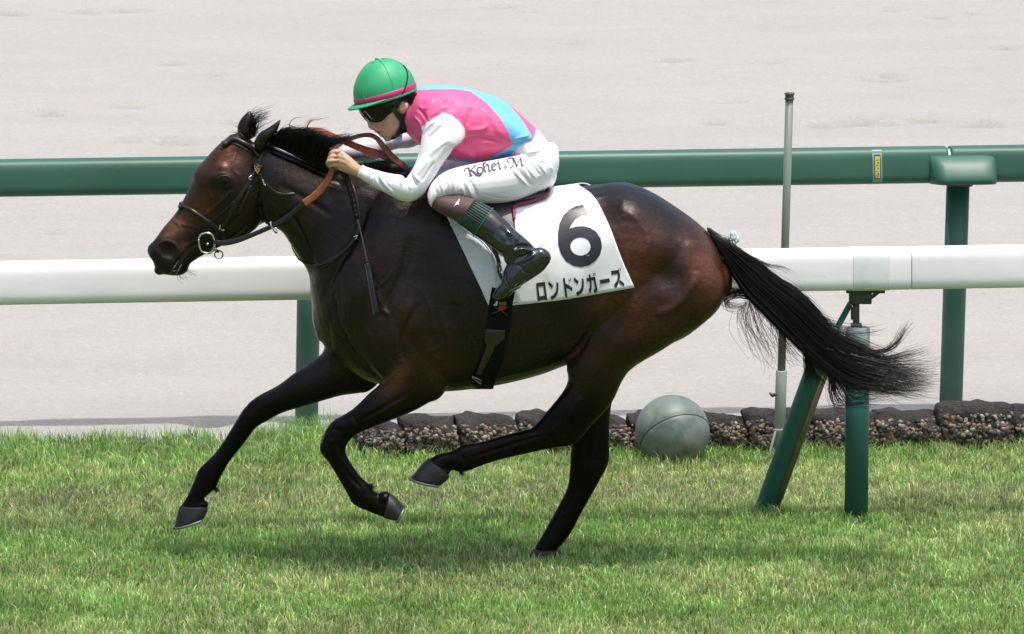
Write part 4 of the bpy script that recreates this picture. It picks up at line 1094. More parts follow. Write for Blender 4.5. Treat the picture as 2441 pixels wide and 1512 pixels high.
def tail():
    top = [c7(122, 152), c7(300, 250), c7(450, 345), c7(620, 495), c7(760, 575), c7(880, 700), c7(1000, 855), c7(1140, 935), c7(1300, 1005), c7(1420, 1070), c7(1600, 1130)]
    up2 = [c7(120, 150), c7(290, 300), c7(440, 420), c7(600, 570), c7(760, 690), c7(880, 810), c7(1010, 930), c7(1160, 1010), c7(1320, 1080), c7(1470, 1150), c7(1690, 1240)]
    mid = [c7(128, 160), c7(285, 340), c7(425, 490), c7(600, 640), c7(760, 790), c7(900, 930), c7(1050, 1050), c7(1200, 1130), c7(1350, 1190), c7(1500, 1220), c7(1700, 1290)]
    lo2 = [c7(135, 170), c7(275, 375), c7(395, 545), c7(560, 700), c7(720, 860), c7(870, 1010), c7(1000, 1130), c7(1150, 1230), c7(1300, 1290), c7(1450, 1320), c7(1660, 1310)]
    low = [c7(140, 175), c7(265, 400), c7(345, 555), c7(500, 715), c7(680, 890), c7(830, 1020), c7(930, 1120), c7(1040, 1240), c7(1160, 1320), c7(1300, 1350), c7(1500, 1330)]
    core = loft([(*(np.array(a) * k + np.array(b) * (1 - k)), *(np.array(b) * k + np.array(a) * (1 - k)), 0, w) for a, b, k, w in zip(top[:8], low[:8], [.9, .88, .86, .85, .84, .8, .74, .62], [.016, .028, .034, .038, .036, .030, .022, .010])], n=18, sub=4)
    V, F = core
    px, py = proj(V); V = V + np.stack([np.zeros(len(V)), .012 * (vnoise(px + py, py - px, 71, 9) - .5), .014 * (vnoise(px - py * .2, py + px * .8, 72, 8) - .5)], 1)
    c = (V.mean(0))
    o = mesh_np('tail', V, F, hair_m, horse)
    g = wig([top, up2, mid, lo2, low], 1500, 4, 0, .034, .0012, .00025, 1.0, 14, lens=(.5, .97)); g += wig([top, up2, mid, lo2, low], 1300, 4, -.015, .02, .0012, .00025, 1.6, 14, locks=7, lens=(.55, .98)); g += wig([top, up2, mid, lo2, low], 300, 5, 0, .03, .0009, .00015, 3.2, 14, locks=5)
    g += wig([[c7(1000, 1000), c7(1250, 1090), c7(1500, 1160), c7(1720, 1180), c7(1900, 1110)], [c7(1000, 1050), c7(1280, 1160), c7(1520, 1240), c7(1700, 1290), c7(1830, 1330)], [c7(1000, 1120), c7(1250, 1270), c7(1480, 1350), c7(1620, 1350), c7(1730, 1300)]], 260, 9, 0, .035, .0008, .00012, 2.4, 12, locks=6)
    g += wig([[c7(90, 100), c7(160, 160), c7(230, 185), c7(300, 245)], [c7(100, 120), c7(190, 200), c7(260, 290), c7(300, 420)]], 260, 4, 0, .016, .0011, .0003, .8, 8)
    g += wig([[c7(240, 200), c7(270, 260), c7(290, 360), c7(270, 470), c7(240, 520)], [c7(260, 230), c7(300, 330), c7(310, 430), c7(280, 540)]], 90, 4, 0, .02, .0009, .0002, .9, 8)
    # flying tips
    g += wig([[c7(1150, 1000), c7(1330, 1040), c7(1480, 1010), c7(1570, 900), c7(1640, 810)], [c7(1150, 1020), c7(1380, 1050), c7(1500, 1000), c7(1560, 900), c7(1590, 830)]], 60, 5, 0, .03, .0007, .00015)
    g += wig([[c7(1200, 1060), c7(1420, 1080), c7(1600, 1030), c7(1830, 990)], [c7(1250, 1100), c7(1480, 1110), c7(1640, 1080), c7(1740, 1040)]], 50, 5, 0, .03, .0007, .00015)
    g += wig([[c7(1250, 1150), c7(1450, 1120), c7(1650, 1110), c7(1850, 1108)], [c7(1280, 1180), c7(1500, 1190), c7(1660, 1230), c7(1815, 1325)], [c7(1200, 1260), c7(1420, 1350), c7(1560, 1350), c7(1710, 1295)]], 190, 6, 0, .035, .0008, .00015)
    g += wig([[c7(880, 830), c7(1050, 905), c7(1200, 890), c7(1400, 870), c7(1450, 840)], [c7(700, 580), c7(860, 680), c7(960, 780), c7(1120, 840), c7(1300, 850)], [c7(900, 800), c7(1020, 880), c7(1250, 900), c7(1440, 900)]], 46, 5, 0, .03, .0008, .00015)
    g += wig([[c7(330, 270), c7(450, 330), c7(540, 380), c7(660, 400), c7(740, 450)], [c7(400, 310), c7(520, 375), c7(620, 385), c7(700, 420)]], 28, 2.5, 0, .015, .0007, .00015)
    # curls and loose loops under the dock
    g += wig([[c7(330, 560), c7(260, 560), c7(215, 610), c7(240, 680), c7(330, 700), c7(430, 660)], [c7(400, 600), c7(300, 590), c7(220, 640), c7(260, 690), c7(400, 690)], [c7(420, 640), c7(330, 620), c7(250, 600), c7(220, 560), c7(300, 490)]], 90, 6, 0, .03, .0008, .0002)
    g += wig([[c7(440, 640), c7(480, 780), c7(540, 920), c7(640, 1090), c7(800, 1160), c7(840, 1160)], [c7(380, 660), c7(300, 740), c7(340, 880), c7(430, 965), c7(510, 920)], [c7(440, 680), c7(500, 850), c7(560, 1000), c7(600, 1120), c7(605, 1250)], [c7(300, 690), c7(290, 800), c7(380, 930), c7(420, 1030), c7(435, 1060)]], 60, 12, 0, .04, .0006, .00015)
    g += wig([[c7(460, 660), c7(520, 790), c7(580, 900), c7(580, 1040), c7(540, 1200)], [c7(600, 820), c7(650, 960), c7(740, 1080), c7(830, 1120)], [c7(700, 900), c7(720, 1000), c7(760, 1100), c7(820, 1130)], [c7(450, 690), c7(400, 800), c7(460, 880), c7(560, 780)]], 46, 9, 0, .04, .0006, .00015)
    g += wig([[c7(760, 940), c7(820, 1030), c7(840, 1140), c7(850, 1270), c7(880, 1330)], [c7(790, 980), c7(850, 1060), c7(870, 1180), c7(960, 1270)], [c7(820, 1000), c7(860, 1100), c7(900, 1200), c7(1000, 1290)]], 150, 4, 0, .02, .0009, .0002)
    g += wig([[c7(1010, 1180), c7(1010, 1320), c7(1030, 1430), c7(1080, 1465), c7(1140, 1440)], [c7(1040, 1200), c7(1060, 1330), c7(1120, 1420), c7(1300, 1400), c7(1400, 1350)], [c7(1100, 1250), c7(1180, 1370), c7(1300, 1410), c7(1480, 1440)]], 110, 7, 0, .03, .0008, .00015)
    V, F = strands(g); mesh_np('tail_hair', V, F, hair_m, o)
tail()
def mane():
    guides = []
    fam = [[cm(60, 480), cm(110, 400), cm(180, 340), cm(240, 300), cm(330, 290)],
           [cm(140, 500), cm(190, 400), cm(260, 320), cm(350, 280), cm(450, 280)],
           [cm(250, 540), cm(290, 430), cm(370, 330), cm(450, 290), cm(560, 275)],
           [cm(350, 600), cm(400, 480), cm(470, 360), cm(560, 290), cm(680, 280)],
           [cm(460, 650), cm(500, 520), cm(570, 390), cm(660, 300), cm(760, 300)],
           [cm(560, 710), cm(610, 580), cm(680, 440), cm(760, 340), cm(880, 330)],
           [cm(650, 760), cm(700, 640), cm(770, 500), cm(850, 400), cm(990, 380)],
           [cm(740, 800), cm(780, 680), cm(840, 560), cm(930, 450), cm(1080, 420)],
           [cm(820, 840), cm(850, 740), cm(900, 620), cm(990, 500), cm(1160, 420), cm(1330, 370)],
           [cm(900, 880), cm(920, 780), cm(970, 660), cm(1050, 530), cm(1200, 430), cm(1340, 380)]]
    for f0, f1 in zip(fam[:-1], fam[1:]):
        guides += wig([f0, f1], 210, 3.2, -.035, .026, .0011, .0003, 1.3, 10, locks=5)
    guides += wig([[cm(380, 290), cm(360, 180), cm(420, 90), cm(520, 65), cm(600, 62)], [cm(640, 260), cm(640, 190), cm(700, 120), cm(820, 95), cm(960, 65)], [cm(640, 280), cm(650, 180), cm(690, 100)], [cm(560, 280), cm(450, 220), cm(350, 180), cm(270, 140)], [cm(700, 280), cm(780, 240), cm(900, 235), cm(1020, 270)], [cm(250, 300), cm(300, 250), cm(260, 230), cm(200, 210)]], 5, 2, -.02, .03, .0007, .0002)
    for ln in ([cm(380, 290), cm(360, 180), cm(420, 90), cm(520, 65), cm(640, 64)], [cm(640, 260), cm(640, 190), cm(700, 120), cm(820, 95), cm(960, 65)], [cm(640, 280), cm(650, 180), cm(700, 90)], [cm(560, 280), cm(450, 220), cm(350, 180), cm(270, 140)], [cm(700, 270), cm(780, 240), cm(900, 235), cm(1020, 270)], [cm(340, 290), cm(290, 250), cm(230, 240)], [cm(960, 400), cm(1060, 350), cm(1200, 330), cm(1330, 320)]):
        guides += wig([ln, [(x + 2, y + 2) for x, y in ln]], 3, 1.2, -.02, .02, .0009, .0003)
    # a little mane lying on the withers behind the hand
    guides += wig([[cm(1300, 850), cm(1450, 800), cm(1600, 790), cm(1800, 760), cm(1900, 720)], [cm(1400, 880), cm(1600, 830), cm(1800, 800), cm(1850, 720)], [cm(1700, 850), cm(1850, 840), cm(1920, 770), cm(1930, 720)]], 160, 5, -.01, .03, .001, .0003, .9, 10)
    guides += wig([[cm(1250, 700), cm(1400, 660), cm(1550, 690), cm(1700, 680)], [cm(1300, 740), cm(1450, 720), cm(1600, 710), cm(1720, 670)]], 14, 5, .02, .03, .0007, .0002)
    V, F = strands(guides)
    o = mesh_np('mane', V, F, hair_m, horse)
    # solid underlayer so that the mane is not see-through at the roots
    V, F = loft([(*cm(110, 400), *cm(40, 500), -.012, .022), (*cm(300, 400), *cm(240, 560), -.016, .028), (*cm(480, 430), *cm(430, 650), -.02, .03), (*cm(680, 500), *cm(630, 760), -.022, .032), (*cm(870, 600), *cm(830, 850), -.024, .03), (*cm(960, 720), *cm(920, 890), -.02, .022)], n=16, sub=5)
    mesh_np('mane_roots', V, F, hair_m, o)
    f = wig([[c1(930, 240), c1(880, 190), c1(900, 130), c1(950, 110), c1(1080, 68)], [c1(940, 260), c1(930, 190), c1(960, 150), c1(1040, 130)], [c1(930, 270), c1(960, 230), c1(990, 200), c1(1045, 170)], [c1(900, 280), c1(900, 220), c1(930, 160), c1(1010, 95)]], 120, 6, .03, .025, .0009, .0002, .9, 10)
    f += wig([[c1(880, 300), c1(830, 260), c1(800, 240)], [c1(930, 290), c1(950, 265), c1(955, 275)]], 160, 6, .0, .03, .001, .0003, .9, 8)
    V, F = strands(f); mesh_np('forelock', V, F, hair_m, horse)
    wh = wig([[c1(300, 1435), c1(330, 1465), c1(370, 1478)], [c1(390, 1380), c1(430, 1400), c1(470, 1420)]], 26, 5, 0, .02, .0004, .0002, .9, 8)
    V, F = strands(wh); mesh_np('whiskers', V, F, hair_m, horse)
    for a in ([c5(1450, 1090), c5(1480, 1110)], [c5(340, 1110), c5(362, 1132)], [c6(380, 850), c6(395, 880)]):
        Y = -.165 if a[0] == c5(1450, 1090) else (.15 if a[0] == c5(340, 1110) else -.155)
        fk = wig([[a[0], ((a[0][0] + a[1][0]) / 2, (a[0][1] + a[1][1]) / 2), a[1]], [(a[0][0] + 6, a[0][1] + 4), a[1], (a[1][0] + 3, a[1][1] + 3)]], 60, 3, Y, .01, .001, .0003, .9, 6)
        V, F = strands(fk); mesh_np('fetlock_hair', V, F, hair_m, horse)
    
mane()
def ribbon_bow():
    c = at(*c7(282, 180), 0)
    m = mat('foil_ribbon', (0.55, 0.78, 0.80), 0.22, metal=0.35, mix=[(60, (.85, .9, .92), .45, .6, 3, ONE), (80, (.2, .5, .5), .6, .75, 3, ONE)])
    loops = []
    for k, (dx, dz, sx, sz) in enumerate([(0, .012, .018, .026), (.012, .0, .012, .022), (-.010, .004, .010, .018), (.006, -.012, .012, .012)]):
        a = np.linspace(0, 2 * math.pi, 14)
        P = np.stack([c[0] + dx + sx * .7 * np.cos(a + k), c[1] + .008 * np.sin(2 * a + k), c[2] + dz + sz * .7 * np.sin(a + k)], 1)
        N = np.stack([np.cos(a + k), np.full(14, -.4), np.sin(a + k)], 1)
        loops.append(ribbon(P, N / np.linalg.norm(N, axis=1)[:, None], .014, .0012))
    V, F = join(loops)
    o = mesh_np('tail_ribbon', V, F, m, origin=c - [0, 0, .03])
    tag(o, 'small shiny pale blue ribbon tied at the root of the black tail', 'ribbon')
    V, F = tube([c + [-.02, -.01, -.026], c + [-.004, -.012, -.02], c + [.008, -.01, -.024]], .004, 8, 3); mesh_np('knot', V, F, mat('ribbon_knot', (.05, .09, .09), .5), o)
ribbon_bow()
# ------------------------------------------------------------------ saddle cloth with number
leather_m = mat('black_leather', (0.012, 0.012, 0.013), 0.32, spec=0.5, bump=[(140, .3, .002, 3, ONE)])
webbing_m = mat('black_webbing', (0.0055, 0.0055, 0.0065), 0.85, spec=.15, bump=[(300, .5, .002, 2, (1, 1, .3))])
metal_m = mat('bright_metal', (0.62, 0.60, 0.55), 0.22, metal=1.0)
dmetal_m = mat('dull_metal', (0.10, 0.10, 0.10), 0.35, metal=0.9)
cloth_m = mat('white_number_cloth', (0.76, 0.775, 0.80), 0.55, spec=0.35, mix=[(6, (0.72, 0.735, 0.76), .4, .7, 4, ONE)], bump=[(5, .25, .02, 3, ONE), (500, .25, .001, 2, ONE)])
ink_m = mat('black_print', (0.018, 0.019, 0.024), 0.38, spec=0.5)

def make_cloth():
    fr = cat_rom(np.array([c3(845, 1295), c3(650, 890), c3(455, 485), c3(330, 215)]), 10)
    re = cat_rom(np.array([c3(2150, 1110), c3(2035, 830), c3(1915, 520), c3(1800, 320), c3(1700, 235), c3(1640, 205)]), 10)
    nv, nu = 46, 64
    def rs(g): return np.stack([np.interp(np.linspace(0, 1, nv), np.linspace(0, 1, len(g)), g[:, k]) for k in range(2)], 1)
    fr, re = rs(fr), rs(re)
    P = np.zeros((nu, nv, 3))
    for i, u in enumerate(np.linspace(0, 1, nu)):
        for j in range(nv):
            x, y = fr[j] * (1 - u) + re[j] * u
            y += 4.0 * math.sin(math.pi * u) * (1 - j / nv)          # bottom hem sags a little
            w = j / (nv - 1)
            if w > .93:
                P[i, j] = np.nan; continue
            P[i, j] = cast_near(HB, x, y, .014, -.2)[0]
        x, y = fr[-1] * (1 - u) + re[-1] * u
        X = at(x, y, 0)[0]
        h = HB.ray_cast(Vector((X, 0.0, 3)), Vector((0, 0, -1)))[0]
        P[i, nv - 1] = (X, 0.0, h[2] + .014)
        ok = ~np.isnan(P[i, :, 0]); idx = np.arange(nv)
        a = idx[ok][-2]; n0 = P[i, a]; n1 = P[i, nv - 1]
        for j in range(a + 1, nv - 1):
            t = (j - a) / (nv - 1 - a)
            Xq = n0[0] * (1 - t) + n1[0] * t; Yq = n0[1] * (1 - t)
            h = HB.ray_cast(Vector((Xq, Yq, 3)), Vector((0, 0, -1)))[0]
            P[i, j] = (Xq, Yq, h[2] + .013)
        # the stiff sheet hangs rather than hugging the under-curve of the barrel
        for j in range(nv - 2, -1, -1):
            dz = P[i, j + 1, 2] - P[i, j, 2]
            P[i, j, 1] = min(P[i, j, 1], P[i, j + 1, 1] + .30 * dz)
    for _ in range(3):
        P[1:-1, 1:-1] = .5 * P[1:-1, 1:-1] + .125 * (P[:-2, 1:-1] + P[2:, 1:-1] + P[1:-1, :-2] + P[1:-1, 2:])
    # soft folds falling from the saddle
    V = P.reshape(-1, 3); px, py = proj(V)
    D = np.zeros(len(V))
    for ln, w, a in [([c3(1385, 330), c3(1390, 450), c3(1360, 620), c3(1310, 720)], 3.2, .006), ([c3(1345, 330), c3(1340, 470), c3(1300, 640)], 6, -.005), ([c3(1440, 800), c3(1380, 960), c3(1370, 1040)], 4, .0035),
                     ([c3(1090, 400), c3(1160, 385), c3(1380, 330)], 5, .005), ([c3(1460, 430), c3(1600, 400), c3(1720, 380)], 3, .0025), ([c3(1780, 320), c3(1840, 380), c3(1890, 440)], 5, -.005), ([c3(1360, 1010), c3(1700, 950), c3(2060, 885)], 1.6, -.002),
                     ([c3(640, 640), c3(800, 760), c3(885, 920), c3(905, 1130)], 4, .005), ([c3(690, 640), c3(850, 780), c3(920, 940)], 5, -.006)]:
        d, t = seg_dist(px, py, cat_rom(np.array(ln, float), 6)); D += a * np.exp(-(d / w) ** 2)
    D += .004 * (vnoise(px, py, 90, 60) - .5) + .002 * (vnoise(px, py, 91, 22) - .5)
    V = V + np.array([0, -1.0, 0.25]) * D[:, None] * np.clip((.93 - (np.arange(nv) / (nv - 1)))[None, :] * 8, 0, 1).repeat(nu, 0).reshape(-1)[:, None]
    near = V.reshape(nu, nv, 3)
    far = near[:, ::-1][:, 1:].copy(); far[..., 1] *= -1
    A = np.concatenate([near, far], 1); m = A.shape[1]
    i = np.arange(nu - 1)[:, None]; j = np.arange(m - 1)[None, :]
    Q = np.stack([i * m + j, (i + 1) * m + j, (i + 1) * m + j + 1, i * m + j + 1], -1).reshape(-1, 4)
    V = A.reshape(-1, 3)
    N = normals_np(V, Q)
    if N[(nu // 2) * m + 5][1] > 0: Q = Q[:, ::-1]
    return V, Q
CV, CQ = make_cloth()
cloth = mesh_np('saddle_cloth', CV, CQ, cloth_m, origin=(CV[:, 0].mean(), 0, CV[:, 2].min()))
sm_ = cloth.modifiers.new('thick', 'SOLIDIFY'); sm_.thickness = .005; sm_.offset = -1
tag(cloth, 'white number cloth with a black 6 draped under the saddle', 'saddle cloth')
CB = bvh_of(CV, CQ)
six = [c3(*p) for p in [(1690, 362), (1620, 375), (1560, 408), (1510, 458), (1476, 530), (1461, 620), (1463, 720), (1486, 800), (1532, 870), (1600, 914), (1670, 926), (1742, 911), (1802, 870), (1846, 810), (1863, 740), (1850, 668), (1810, 605), (1752, 570), (1690, 555), (1628, 558), (1565, 578), (1580, 545), (1620, 490), (1670, 456), (1730, 438)]]
hole = [c3(1667 + 93 * math.cos(a), 738 + 84 * math.sin(a)) for a in np.linspace(0, 2 * math.pi, 32, endpoint=False)]
V, F = decal(CB, six, .0022, 8, [hole]); mesh_np('number_six', V, F, ink_m, cloth)
kana = [
    ('letter_ro', [[(265, 540), (458, 505), (510, 898), (462, 905), (459, 890), (348, 910), (350, 922), (303, 928)]], [(315, 615), (422, 598), (452, 805), (342, 825)]),
    ('letter_n', [[(540, 500), (635, 585), (618, 660), (525, 560)], [(700, 520), (748, 530), (750, 620), (745, 690), (725, 780), (680, 850), (600, 905), (575, 825), (640, 790), (685, 730), (705, 660), (712, 600)]], None),
    ('letter_do', [[(845, 430), (888, 425), (945, 848), (903, 852)], [(902, 545), (960, 570), (1052, 635), (1040, 720), (990, 670), (916, 640)], [(963, 460), (980, 455), (1000, 500), (982, 508)], [(995, 435), (1010, 425), (1028, 485), (1012, 492)]], None),
    ('letter_n', [[(1090, 410), (1185, 495), (1170, 565), (1075, 470)], [(1250, 430), (1290, 440), (1298, 510), (1298, 590), (1285, 680), (1240, 760), (1155, 815), (1130, 740), (1200, 700), (1240, 640), (1258, 560)]], None),
    ('letter_ga', [[(1352, 430), (1545, 395), (1598, 690), (1590, 730), (1545, 745), (1525, 740), (1508, 668), (1552, 660), (1510, 470), (1368, 505)], [(1400, 350), (1440, 342), (1452, 410), (1470, 500), (1470, 640), (1445, 757), (1398, 705), (1425, 640), (1438, 560), (1415, 430)], [(1495, 325), (1512, 318), (1530, 375), (1515, 385)], [(1525, 310), (1540, 302), (1558, 365), (1545, 372)]], None),
    ('letter_long_bar', [[(1640, 470), (1852, 432), (1870, 512), (1658, 555)]], None),
    ('letter_zu', [[(1888, 275), (2035, 250), (2065, 290), (2085, 340), (2085, 420), (2060, 500), (2000, 650), (1950, 585), (2020, 480), (2040, 400), (2030, 332), (1905, 358)], [(2078, 462), (2178, 550), (2168, 610), (2065, 525)], [(2035, 230), (2048, 222), (2070, 275), (2055, 282)], [(2068, 210), (2080, 202), (2105, 262), (2090, 270)]], None)]
for nm, polys, hl in kana:
    parts = []
    for k, p in enumerate(polys):
        parts.append(decal(CB, [cl(*q) for q in p], .0022 + .0004 * k, 7, [[cl(*q) for q in hl]] if hl else ()))
    V, F = join(parts); mesh_np(nm, V, F, ink_m, cloth)
V, F = join([decal(CB, stroke([c3(1050, 1258), c3(1075, 1252), c3(1100, 1246)], .5), .002, 4), decal(CB, stroke([c3(1065, 1262), c3(1078, 1248), c3(1090, 1240)], .5), .0024, 4)])
mesh_np('pen_mark', V, F, ink_m, cloth)

pad_m = mat('white_felt_pad', (0.66, 0.69, 0.72), 0.9, mix=[(60, (.58, .61, .65), .4, .7, 5, ONE)], bump=[(120, .6, .003, 4, ONE)])
V, F = decal(CB, cat_rom(np.array([c3(*p) for p in [(452, 480), (600, 585), (760, 705), (862, 850), (908, 1000), (915, 1150), (900, 1278), (846, 1296), (750, 1100), (600, 790), (452, 480)]]), 4)[:-1], .009, 10)
pd = mesh_np('felt_pad', V, F, pad_m, cloth); md = pd.modifiers.new('t', 'SOLIDIFY'); md.thickness = .007; md.offset = -1
V, F = tube(np.array([cast_near(CB, *c3(*p), .011, -.3)[0] for p in [(470, 492), (600, 585), (760, 705), (862, 850), (908, 1000), (915, 1150), (902, 1270)]]), .0035, 8, 4); mesh_np('pad_edge', V, F, pad_m, pd)

# ------------------------------------------------------------------ saddle, stirrups, girth
saddle_m = mat('dark_grey_leather', (0.040, 0.036, 0.040), 0.42, bump=[(120, .3, .002, 3, ONE)])
maroon_m = mat('maroon_piping', (0.17, 0.012, 0.045), 0.5)
def saddle():
    V, F = loft([(*c3(330, 215), *c3(350, 300), 0, .07), (*c3(520, 195), *c3(520, 330), 0, .12), (*c3(800, 205), *c3(800, 330), 0, .15), (*c3(1080, 200), *c3(1080, 330), 0, .16), (*c3(1280, 190), *c3(1280, 305), 0, .15), (*c3(1370, 205), *c3(1370, 275), 0, .11)], n=30, e=2.6)
    o = mesh_np('racing_saddle', V, F, saddle_m, origin=at(*c3(800, 330), 0))
    tag(o, 'small dark racing saddle with maroon edge under the rider', 'saddle')
    for s in (1, -1):
        V, F = decal(CB, [c3(*p) for p in [(560, 300), (760, 240), (1030, 250), (1050, 350), (1062, 480), (1078, 640), (1060, 760), (960, 800), (800, 720), (640, 560)]], .007, 12)
        if s < 0: V = V.copy(); V[:, 1] *= -1; F = [f[:, ::-1] for f in F]
        f = mesh_np('saddle_flap', V, F, saddle_m, o); md = f.modifiers.new('t', 'SOLIDIFY'); md.thickness = .005; md.offset = -1
        V, F = decal(CB, cat_rom(np.array([c3(*p) for p in [(1030, 250), (1050, 350), (1070, 382), (1180, 362), (1310, 322), (1372, 280), (1380, 245), (1350, 222), (1200, 215), (1030, 250)]]), 4)[:-1], .010, 10)
        if s < 0: V = V.copy(); V[:, 1] *= -1; F = [f[:, ::-1] for f in F]
        f2 = mesh_np('saddle_panel', V, F, saddle_m, o); md = f2.modifiers.new('t', 'SOLIDIFY'); md.thickness = .006; md.offset = -1
        P = np.array([cast_near(CB, x, y, .013, -.2)[0] for x, y in cat_rom(np.array([c3(1062, 500), c3(1058, 420), c3(1078, 385), c3(1180, 364), (c3(1320, 322)), c3(1375, 278), c3(1384, 245), c3(1350, 224)]), 6)])
        for _ in range(2): P[1:-1] = .5 * P[1:-1] + .25 * (P[:-2] + P[2:])
        if s < 0: P = P * np.array([1, -1, 1])
        V, F = tube(P, .0062, 8, 1); mesh_np('piping', V, F, maroon_m, o)
        # stirrup leather and iron
        ys = -.365
        if True:
            def M(p): return p * np.array([1, s, 1])
            a = [M(at(*c3(800, 560), -.335)), M(at(*c3(860, 720), -.350)), M(at(*c3(905, 830), -.352)), M(at(*c3(925, 900), -.354))]
            V, F = ribbon(cat_rom(np.array(a), 5), np.array([[0, -s, .1]] * 16), .016, .003); st = mesh_np('stirrup_leather', V, F, leather_m, o)
            yo = -.440
            ir = [M(at(*c3(920, 890), -.365)), M(at(*c3(938, 930), -.40)), M(at(*c3(946, 980), yo)), M(at(*c3(975, 1050), yo - .003)), M(at(*c3(1005, 1105), yo)), M(at(*c3(1030, 1125), yo + .012))]
            V, F = tube(ir, [.0045, .005, .005, .0055, .006, .005], 10, 4, flat=.8); ie = mesh_np('stirrup_iron', V, F, dmetal_m, o)
            ir2 = [M(at(*c3(920, 890), -.365)), M(at(*c3(915, 960), -.352)), M(at(*c3(960, 1060), -.350)), M(at(*c3(1010, 1120), -.352))]
            V, F = tube(ir2, .005, 8, 4); mesh_np('inner_branch', V, F, dmetal_m, ie)
            c = M(at(*c3(1065, 1112), -.398)); q = at(*c3(1120, 1085), -.398) - at(*c3(1010, 1132), -.398); ang = math.atan2(q[2], q[0])
            V, F = box_mesh(c, (.050, .095, .010), rot=np.array(Matrix.Rotation(-ang, 3, 'Y')), bev=.003); mesh_np('tread', V, F, dmetal_m, ie)
saddle()
def girth():
    path = cat_rom(np.array([(1200, 690), (1192, 735), (1184, 800), (1168, 860), (1150, 905)], float), 6)
    P = [cast_near(HB, x, y, .012, -.2)[0] for x, y in path]
    # first stretch lies over the cloth
    for k, (x, y) in enumerate(path):
        r = cast(CB, x, y, .006)
        if r is not None and r[0][1] < P[k][1]: P[k] = r[0]
    x = P[-1][0] - .006
    for Y in (-.13, -.08, -.03, .0, .03, .08, .13):
        h = HB.ray_cast(Vector((x, Y, 1.0)), Vector((0, 0, -1)))[0]; P.append(np.array(h) - [0, 0, .010])
    near = np.array(P[:len(path)]); P = np.vstack([np.array(P), (near * [1, -1, 1])[::-1]])
    for _ in range(4): P[1:-1] = .5 * P[1:-1] + .25 * (P[:-2] + P[2:])
    t = np.gradient(P, axis=0); t /= np.linalg.norm(t, axis=1)[:, None]
    c = P.mean(0); N = np.cross(t, [1.0, 0, 0]); flip = np.sum(N * (P - c), 1) < 0; N[flip] *= -1
    N /= np.linalg.norm(N, axis=1)[:, None]
    V, F = ribbon(P, N, .092, .005)
    o = mesh_np('girth', V, F, webbing_m, origin=P[P[:, 2].argmin()])
    tag(o, 'black elastic girth with a brown leather strap around the horse\'s belly', 'girth')
    GB = bvh_of(V, F)
    brown = mat('brown_leather', (0.030, 0.018, 0.013), 0.5, mix=[(30, (.042, .025, .017), .4, .7, 4, ONE)])
    poly = [cs(1480, 560), cs(1600, 565)]
    poly = [(1152, 784), (1204, 787), (1203, 806), (1180, 826), (1168, 850), (1146, 892), (1134, 892), (1152, 845), (1160, 822), (1150, 806)]
    V, F = decal(GB, poly, .004, 10, Yfall=-.25); s = mesh_np('leather_strap', V, F, brown, o); md = s.modifiers.new('t', 'SOLIDIFY'); md.thickness = .004; md.offset = 0
    V, F = tube([cast_near(GB, *p, .006, -.25)[0] for p in [(1118, 908), (1146, 903), (1146, 912), (1120, 917), (1118, 908)]], .003, 8, 1); mesh_np('buckle', V, F, metal_m, o)
    # stitched emblem: crown, heart, crossed sticks
    gold = mat('gold_thread', (0.12, 0.095, 0.028), 0.55); red = mat('red_thread', (0.42, 0.012, 0.018), 0.6)
    em = [([c3(920, 1245), c3(995, 1240), c3(990, 1272), c3(925, 1278)], gold, 'emblem_crown'),
          ([c3(918, 1288), c3(935, 1278), c3(952, 1286), c3(972, 1276), c3(990, 1284), c3(985, 1305), c3(952, 1322), c3(925, 1308)], red, 'emblem_heart')]
    for pl, m, nm in em:
        V, F = decal(GB, pl, .0030, 8, Yfall=-.3); mesh_np(nm, V, F, m, o)
    for a, b in ((c3(880, 1285), c3(1005, 1365)), (c3(862, 1350), c3(1010, 1290))):
        V, F = decal(GB, stroke([a, b], 1.4), .0022 + (.0004 if a[1] < b[1] else 0), 8, Yfall=-.3); mesh_np('emblem_stick', V, F, gold, o)
girth()

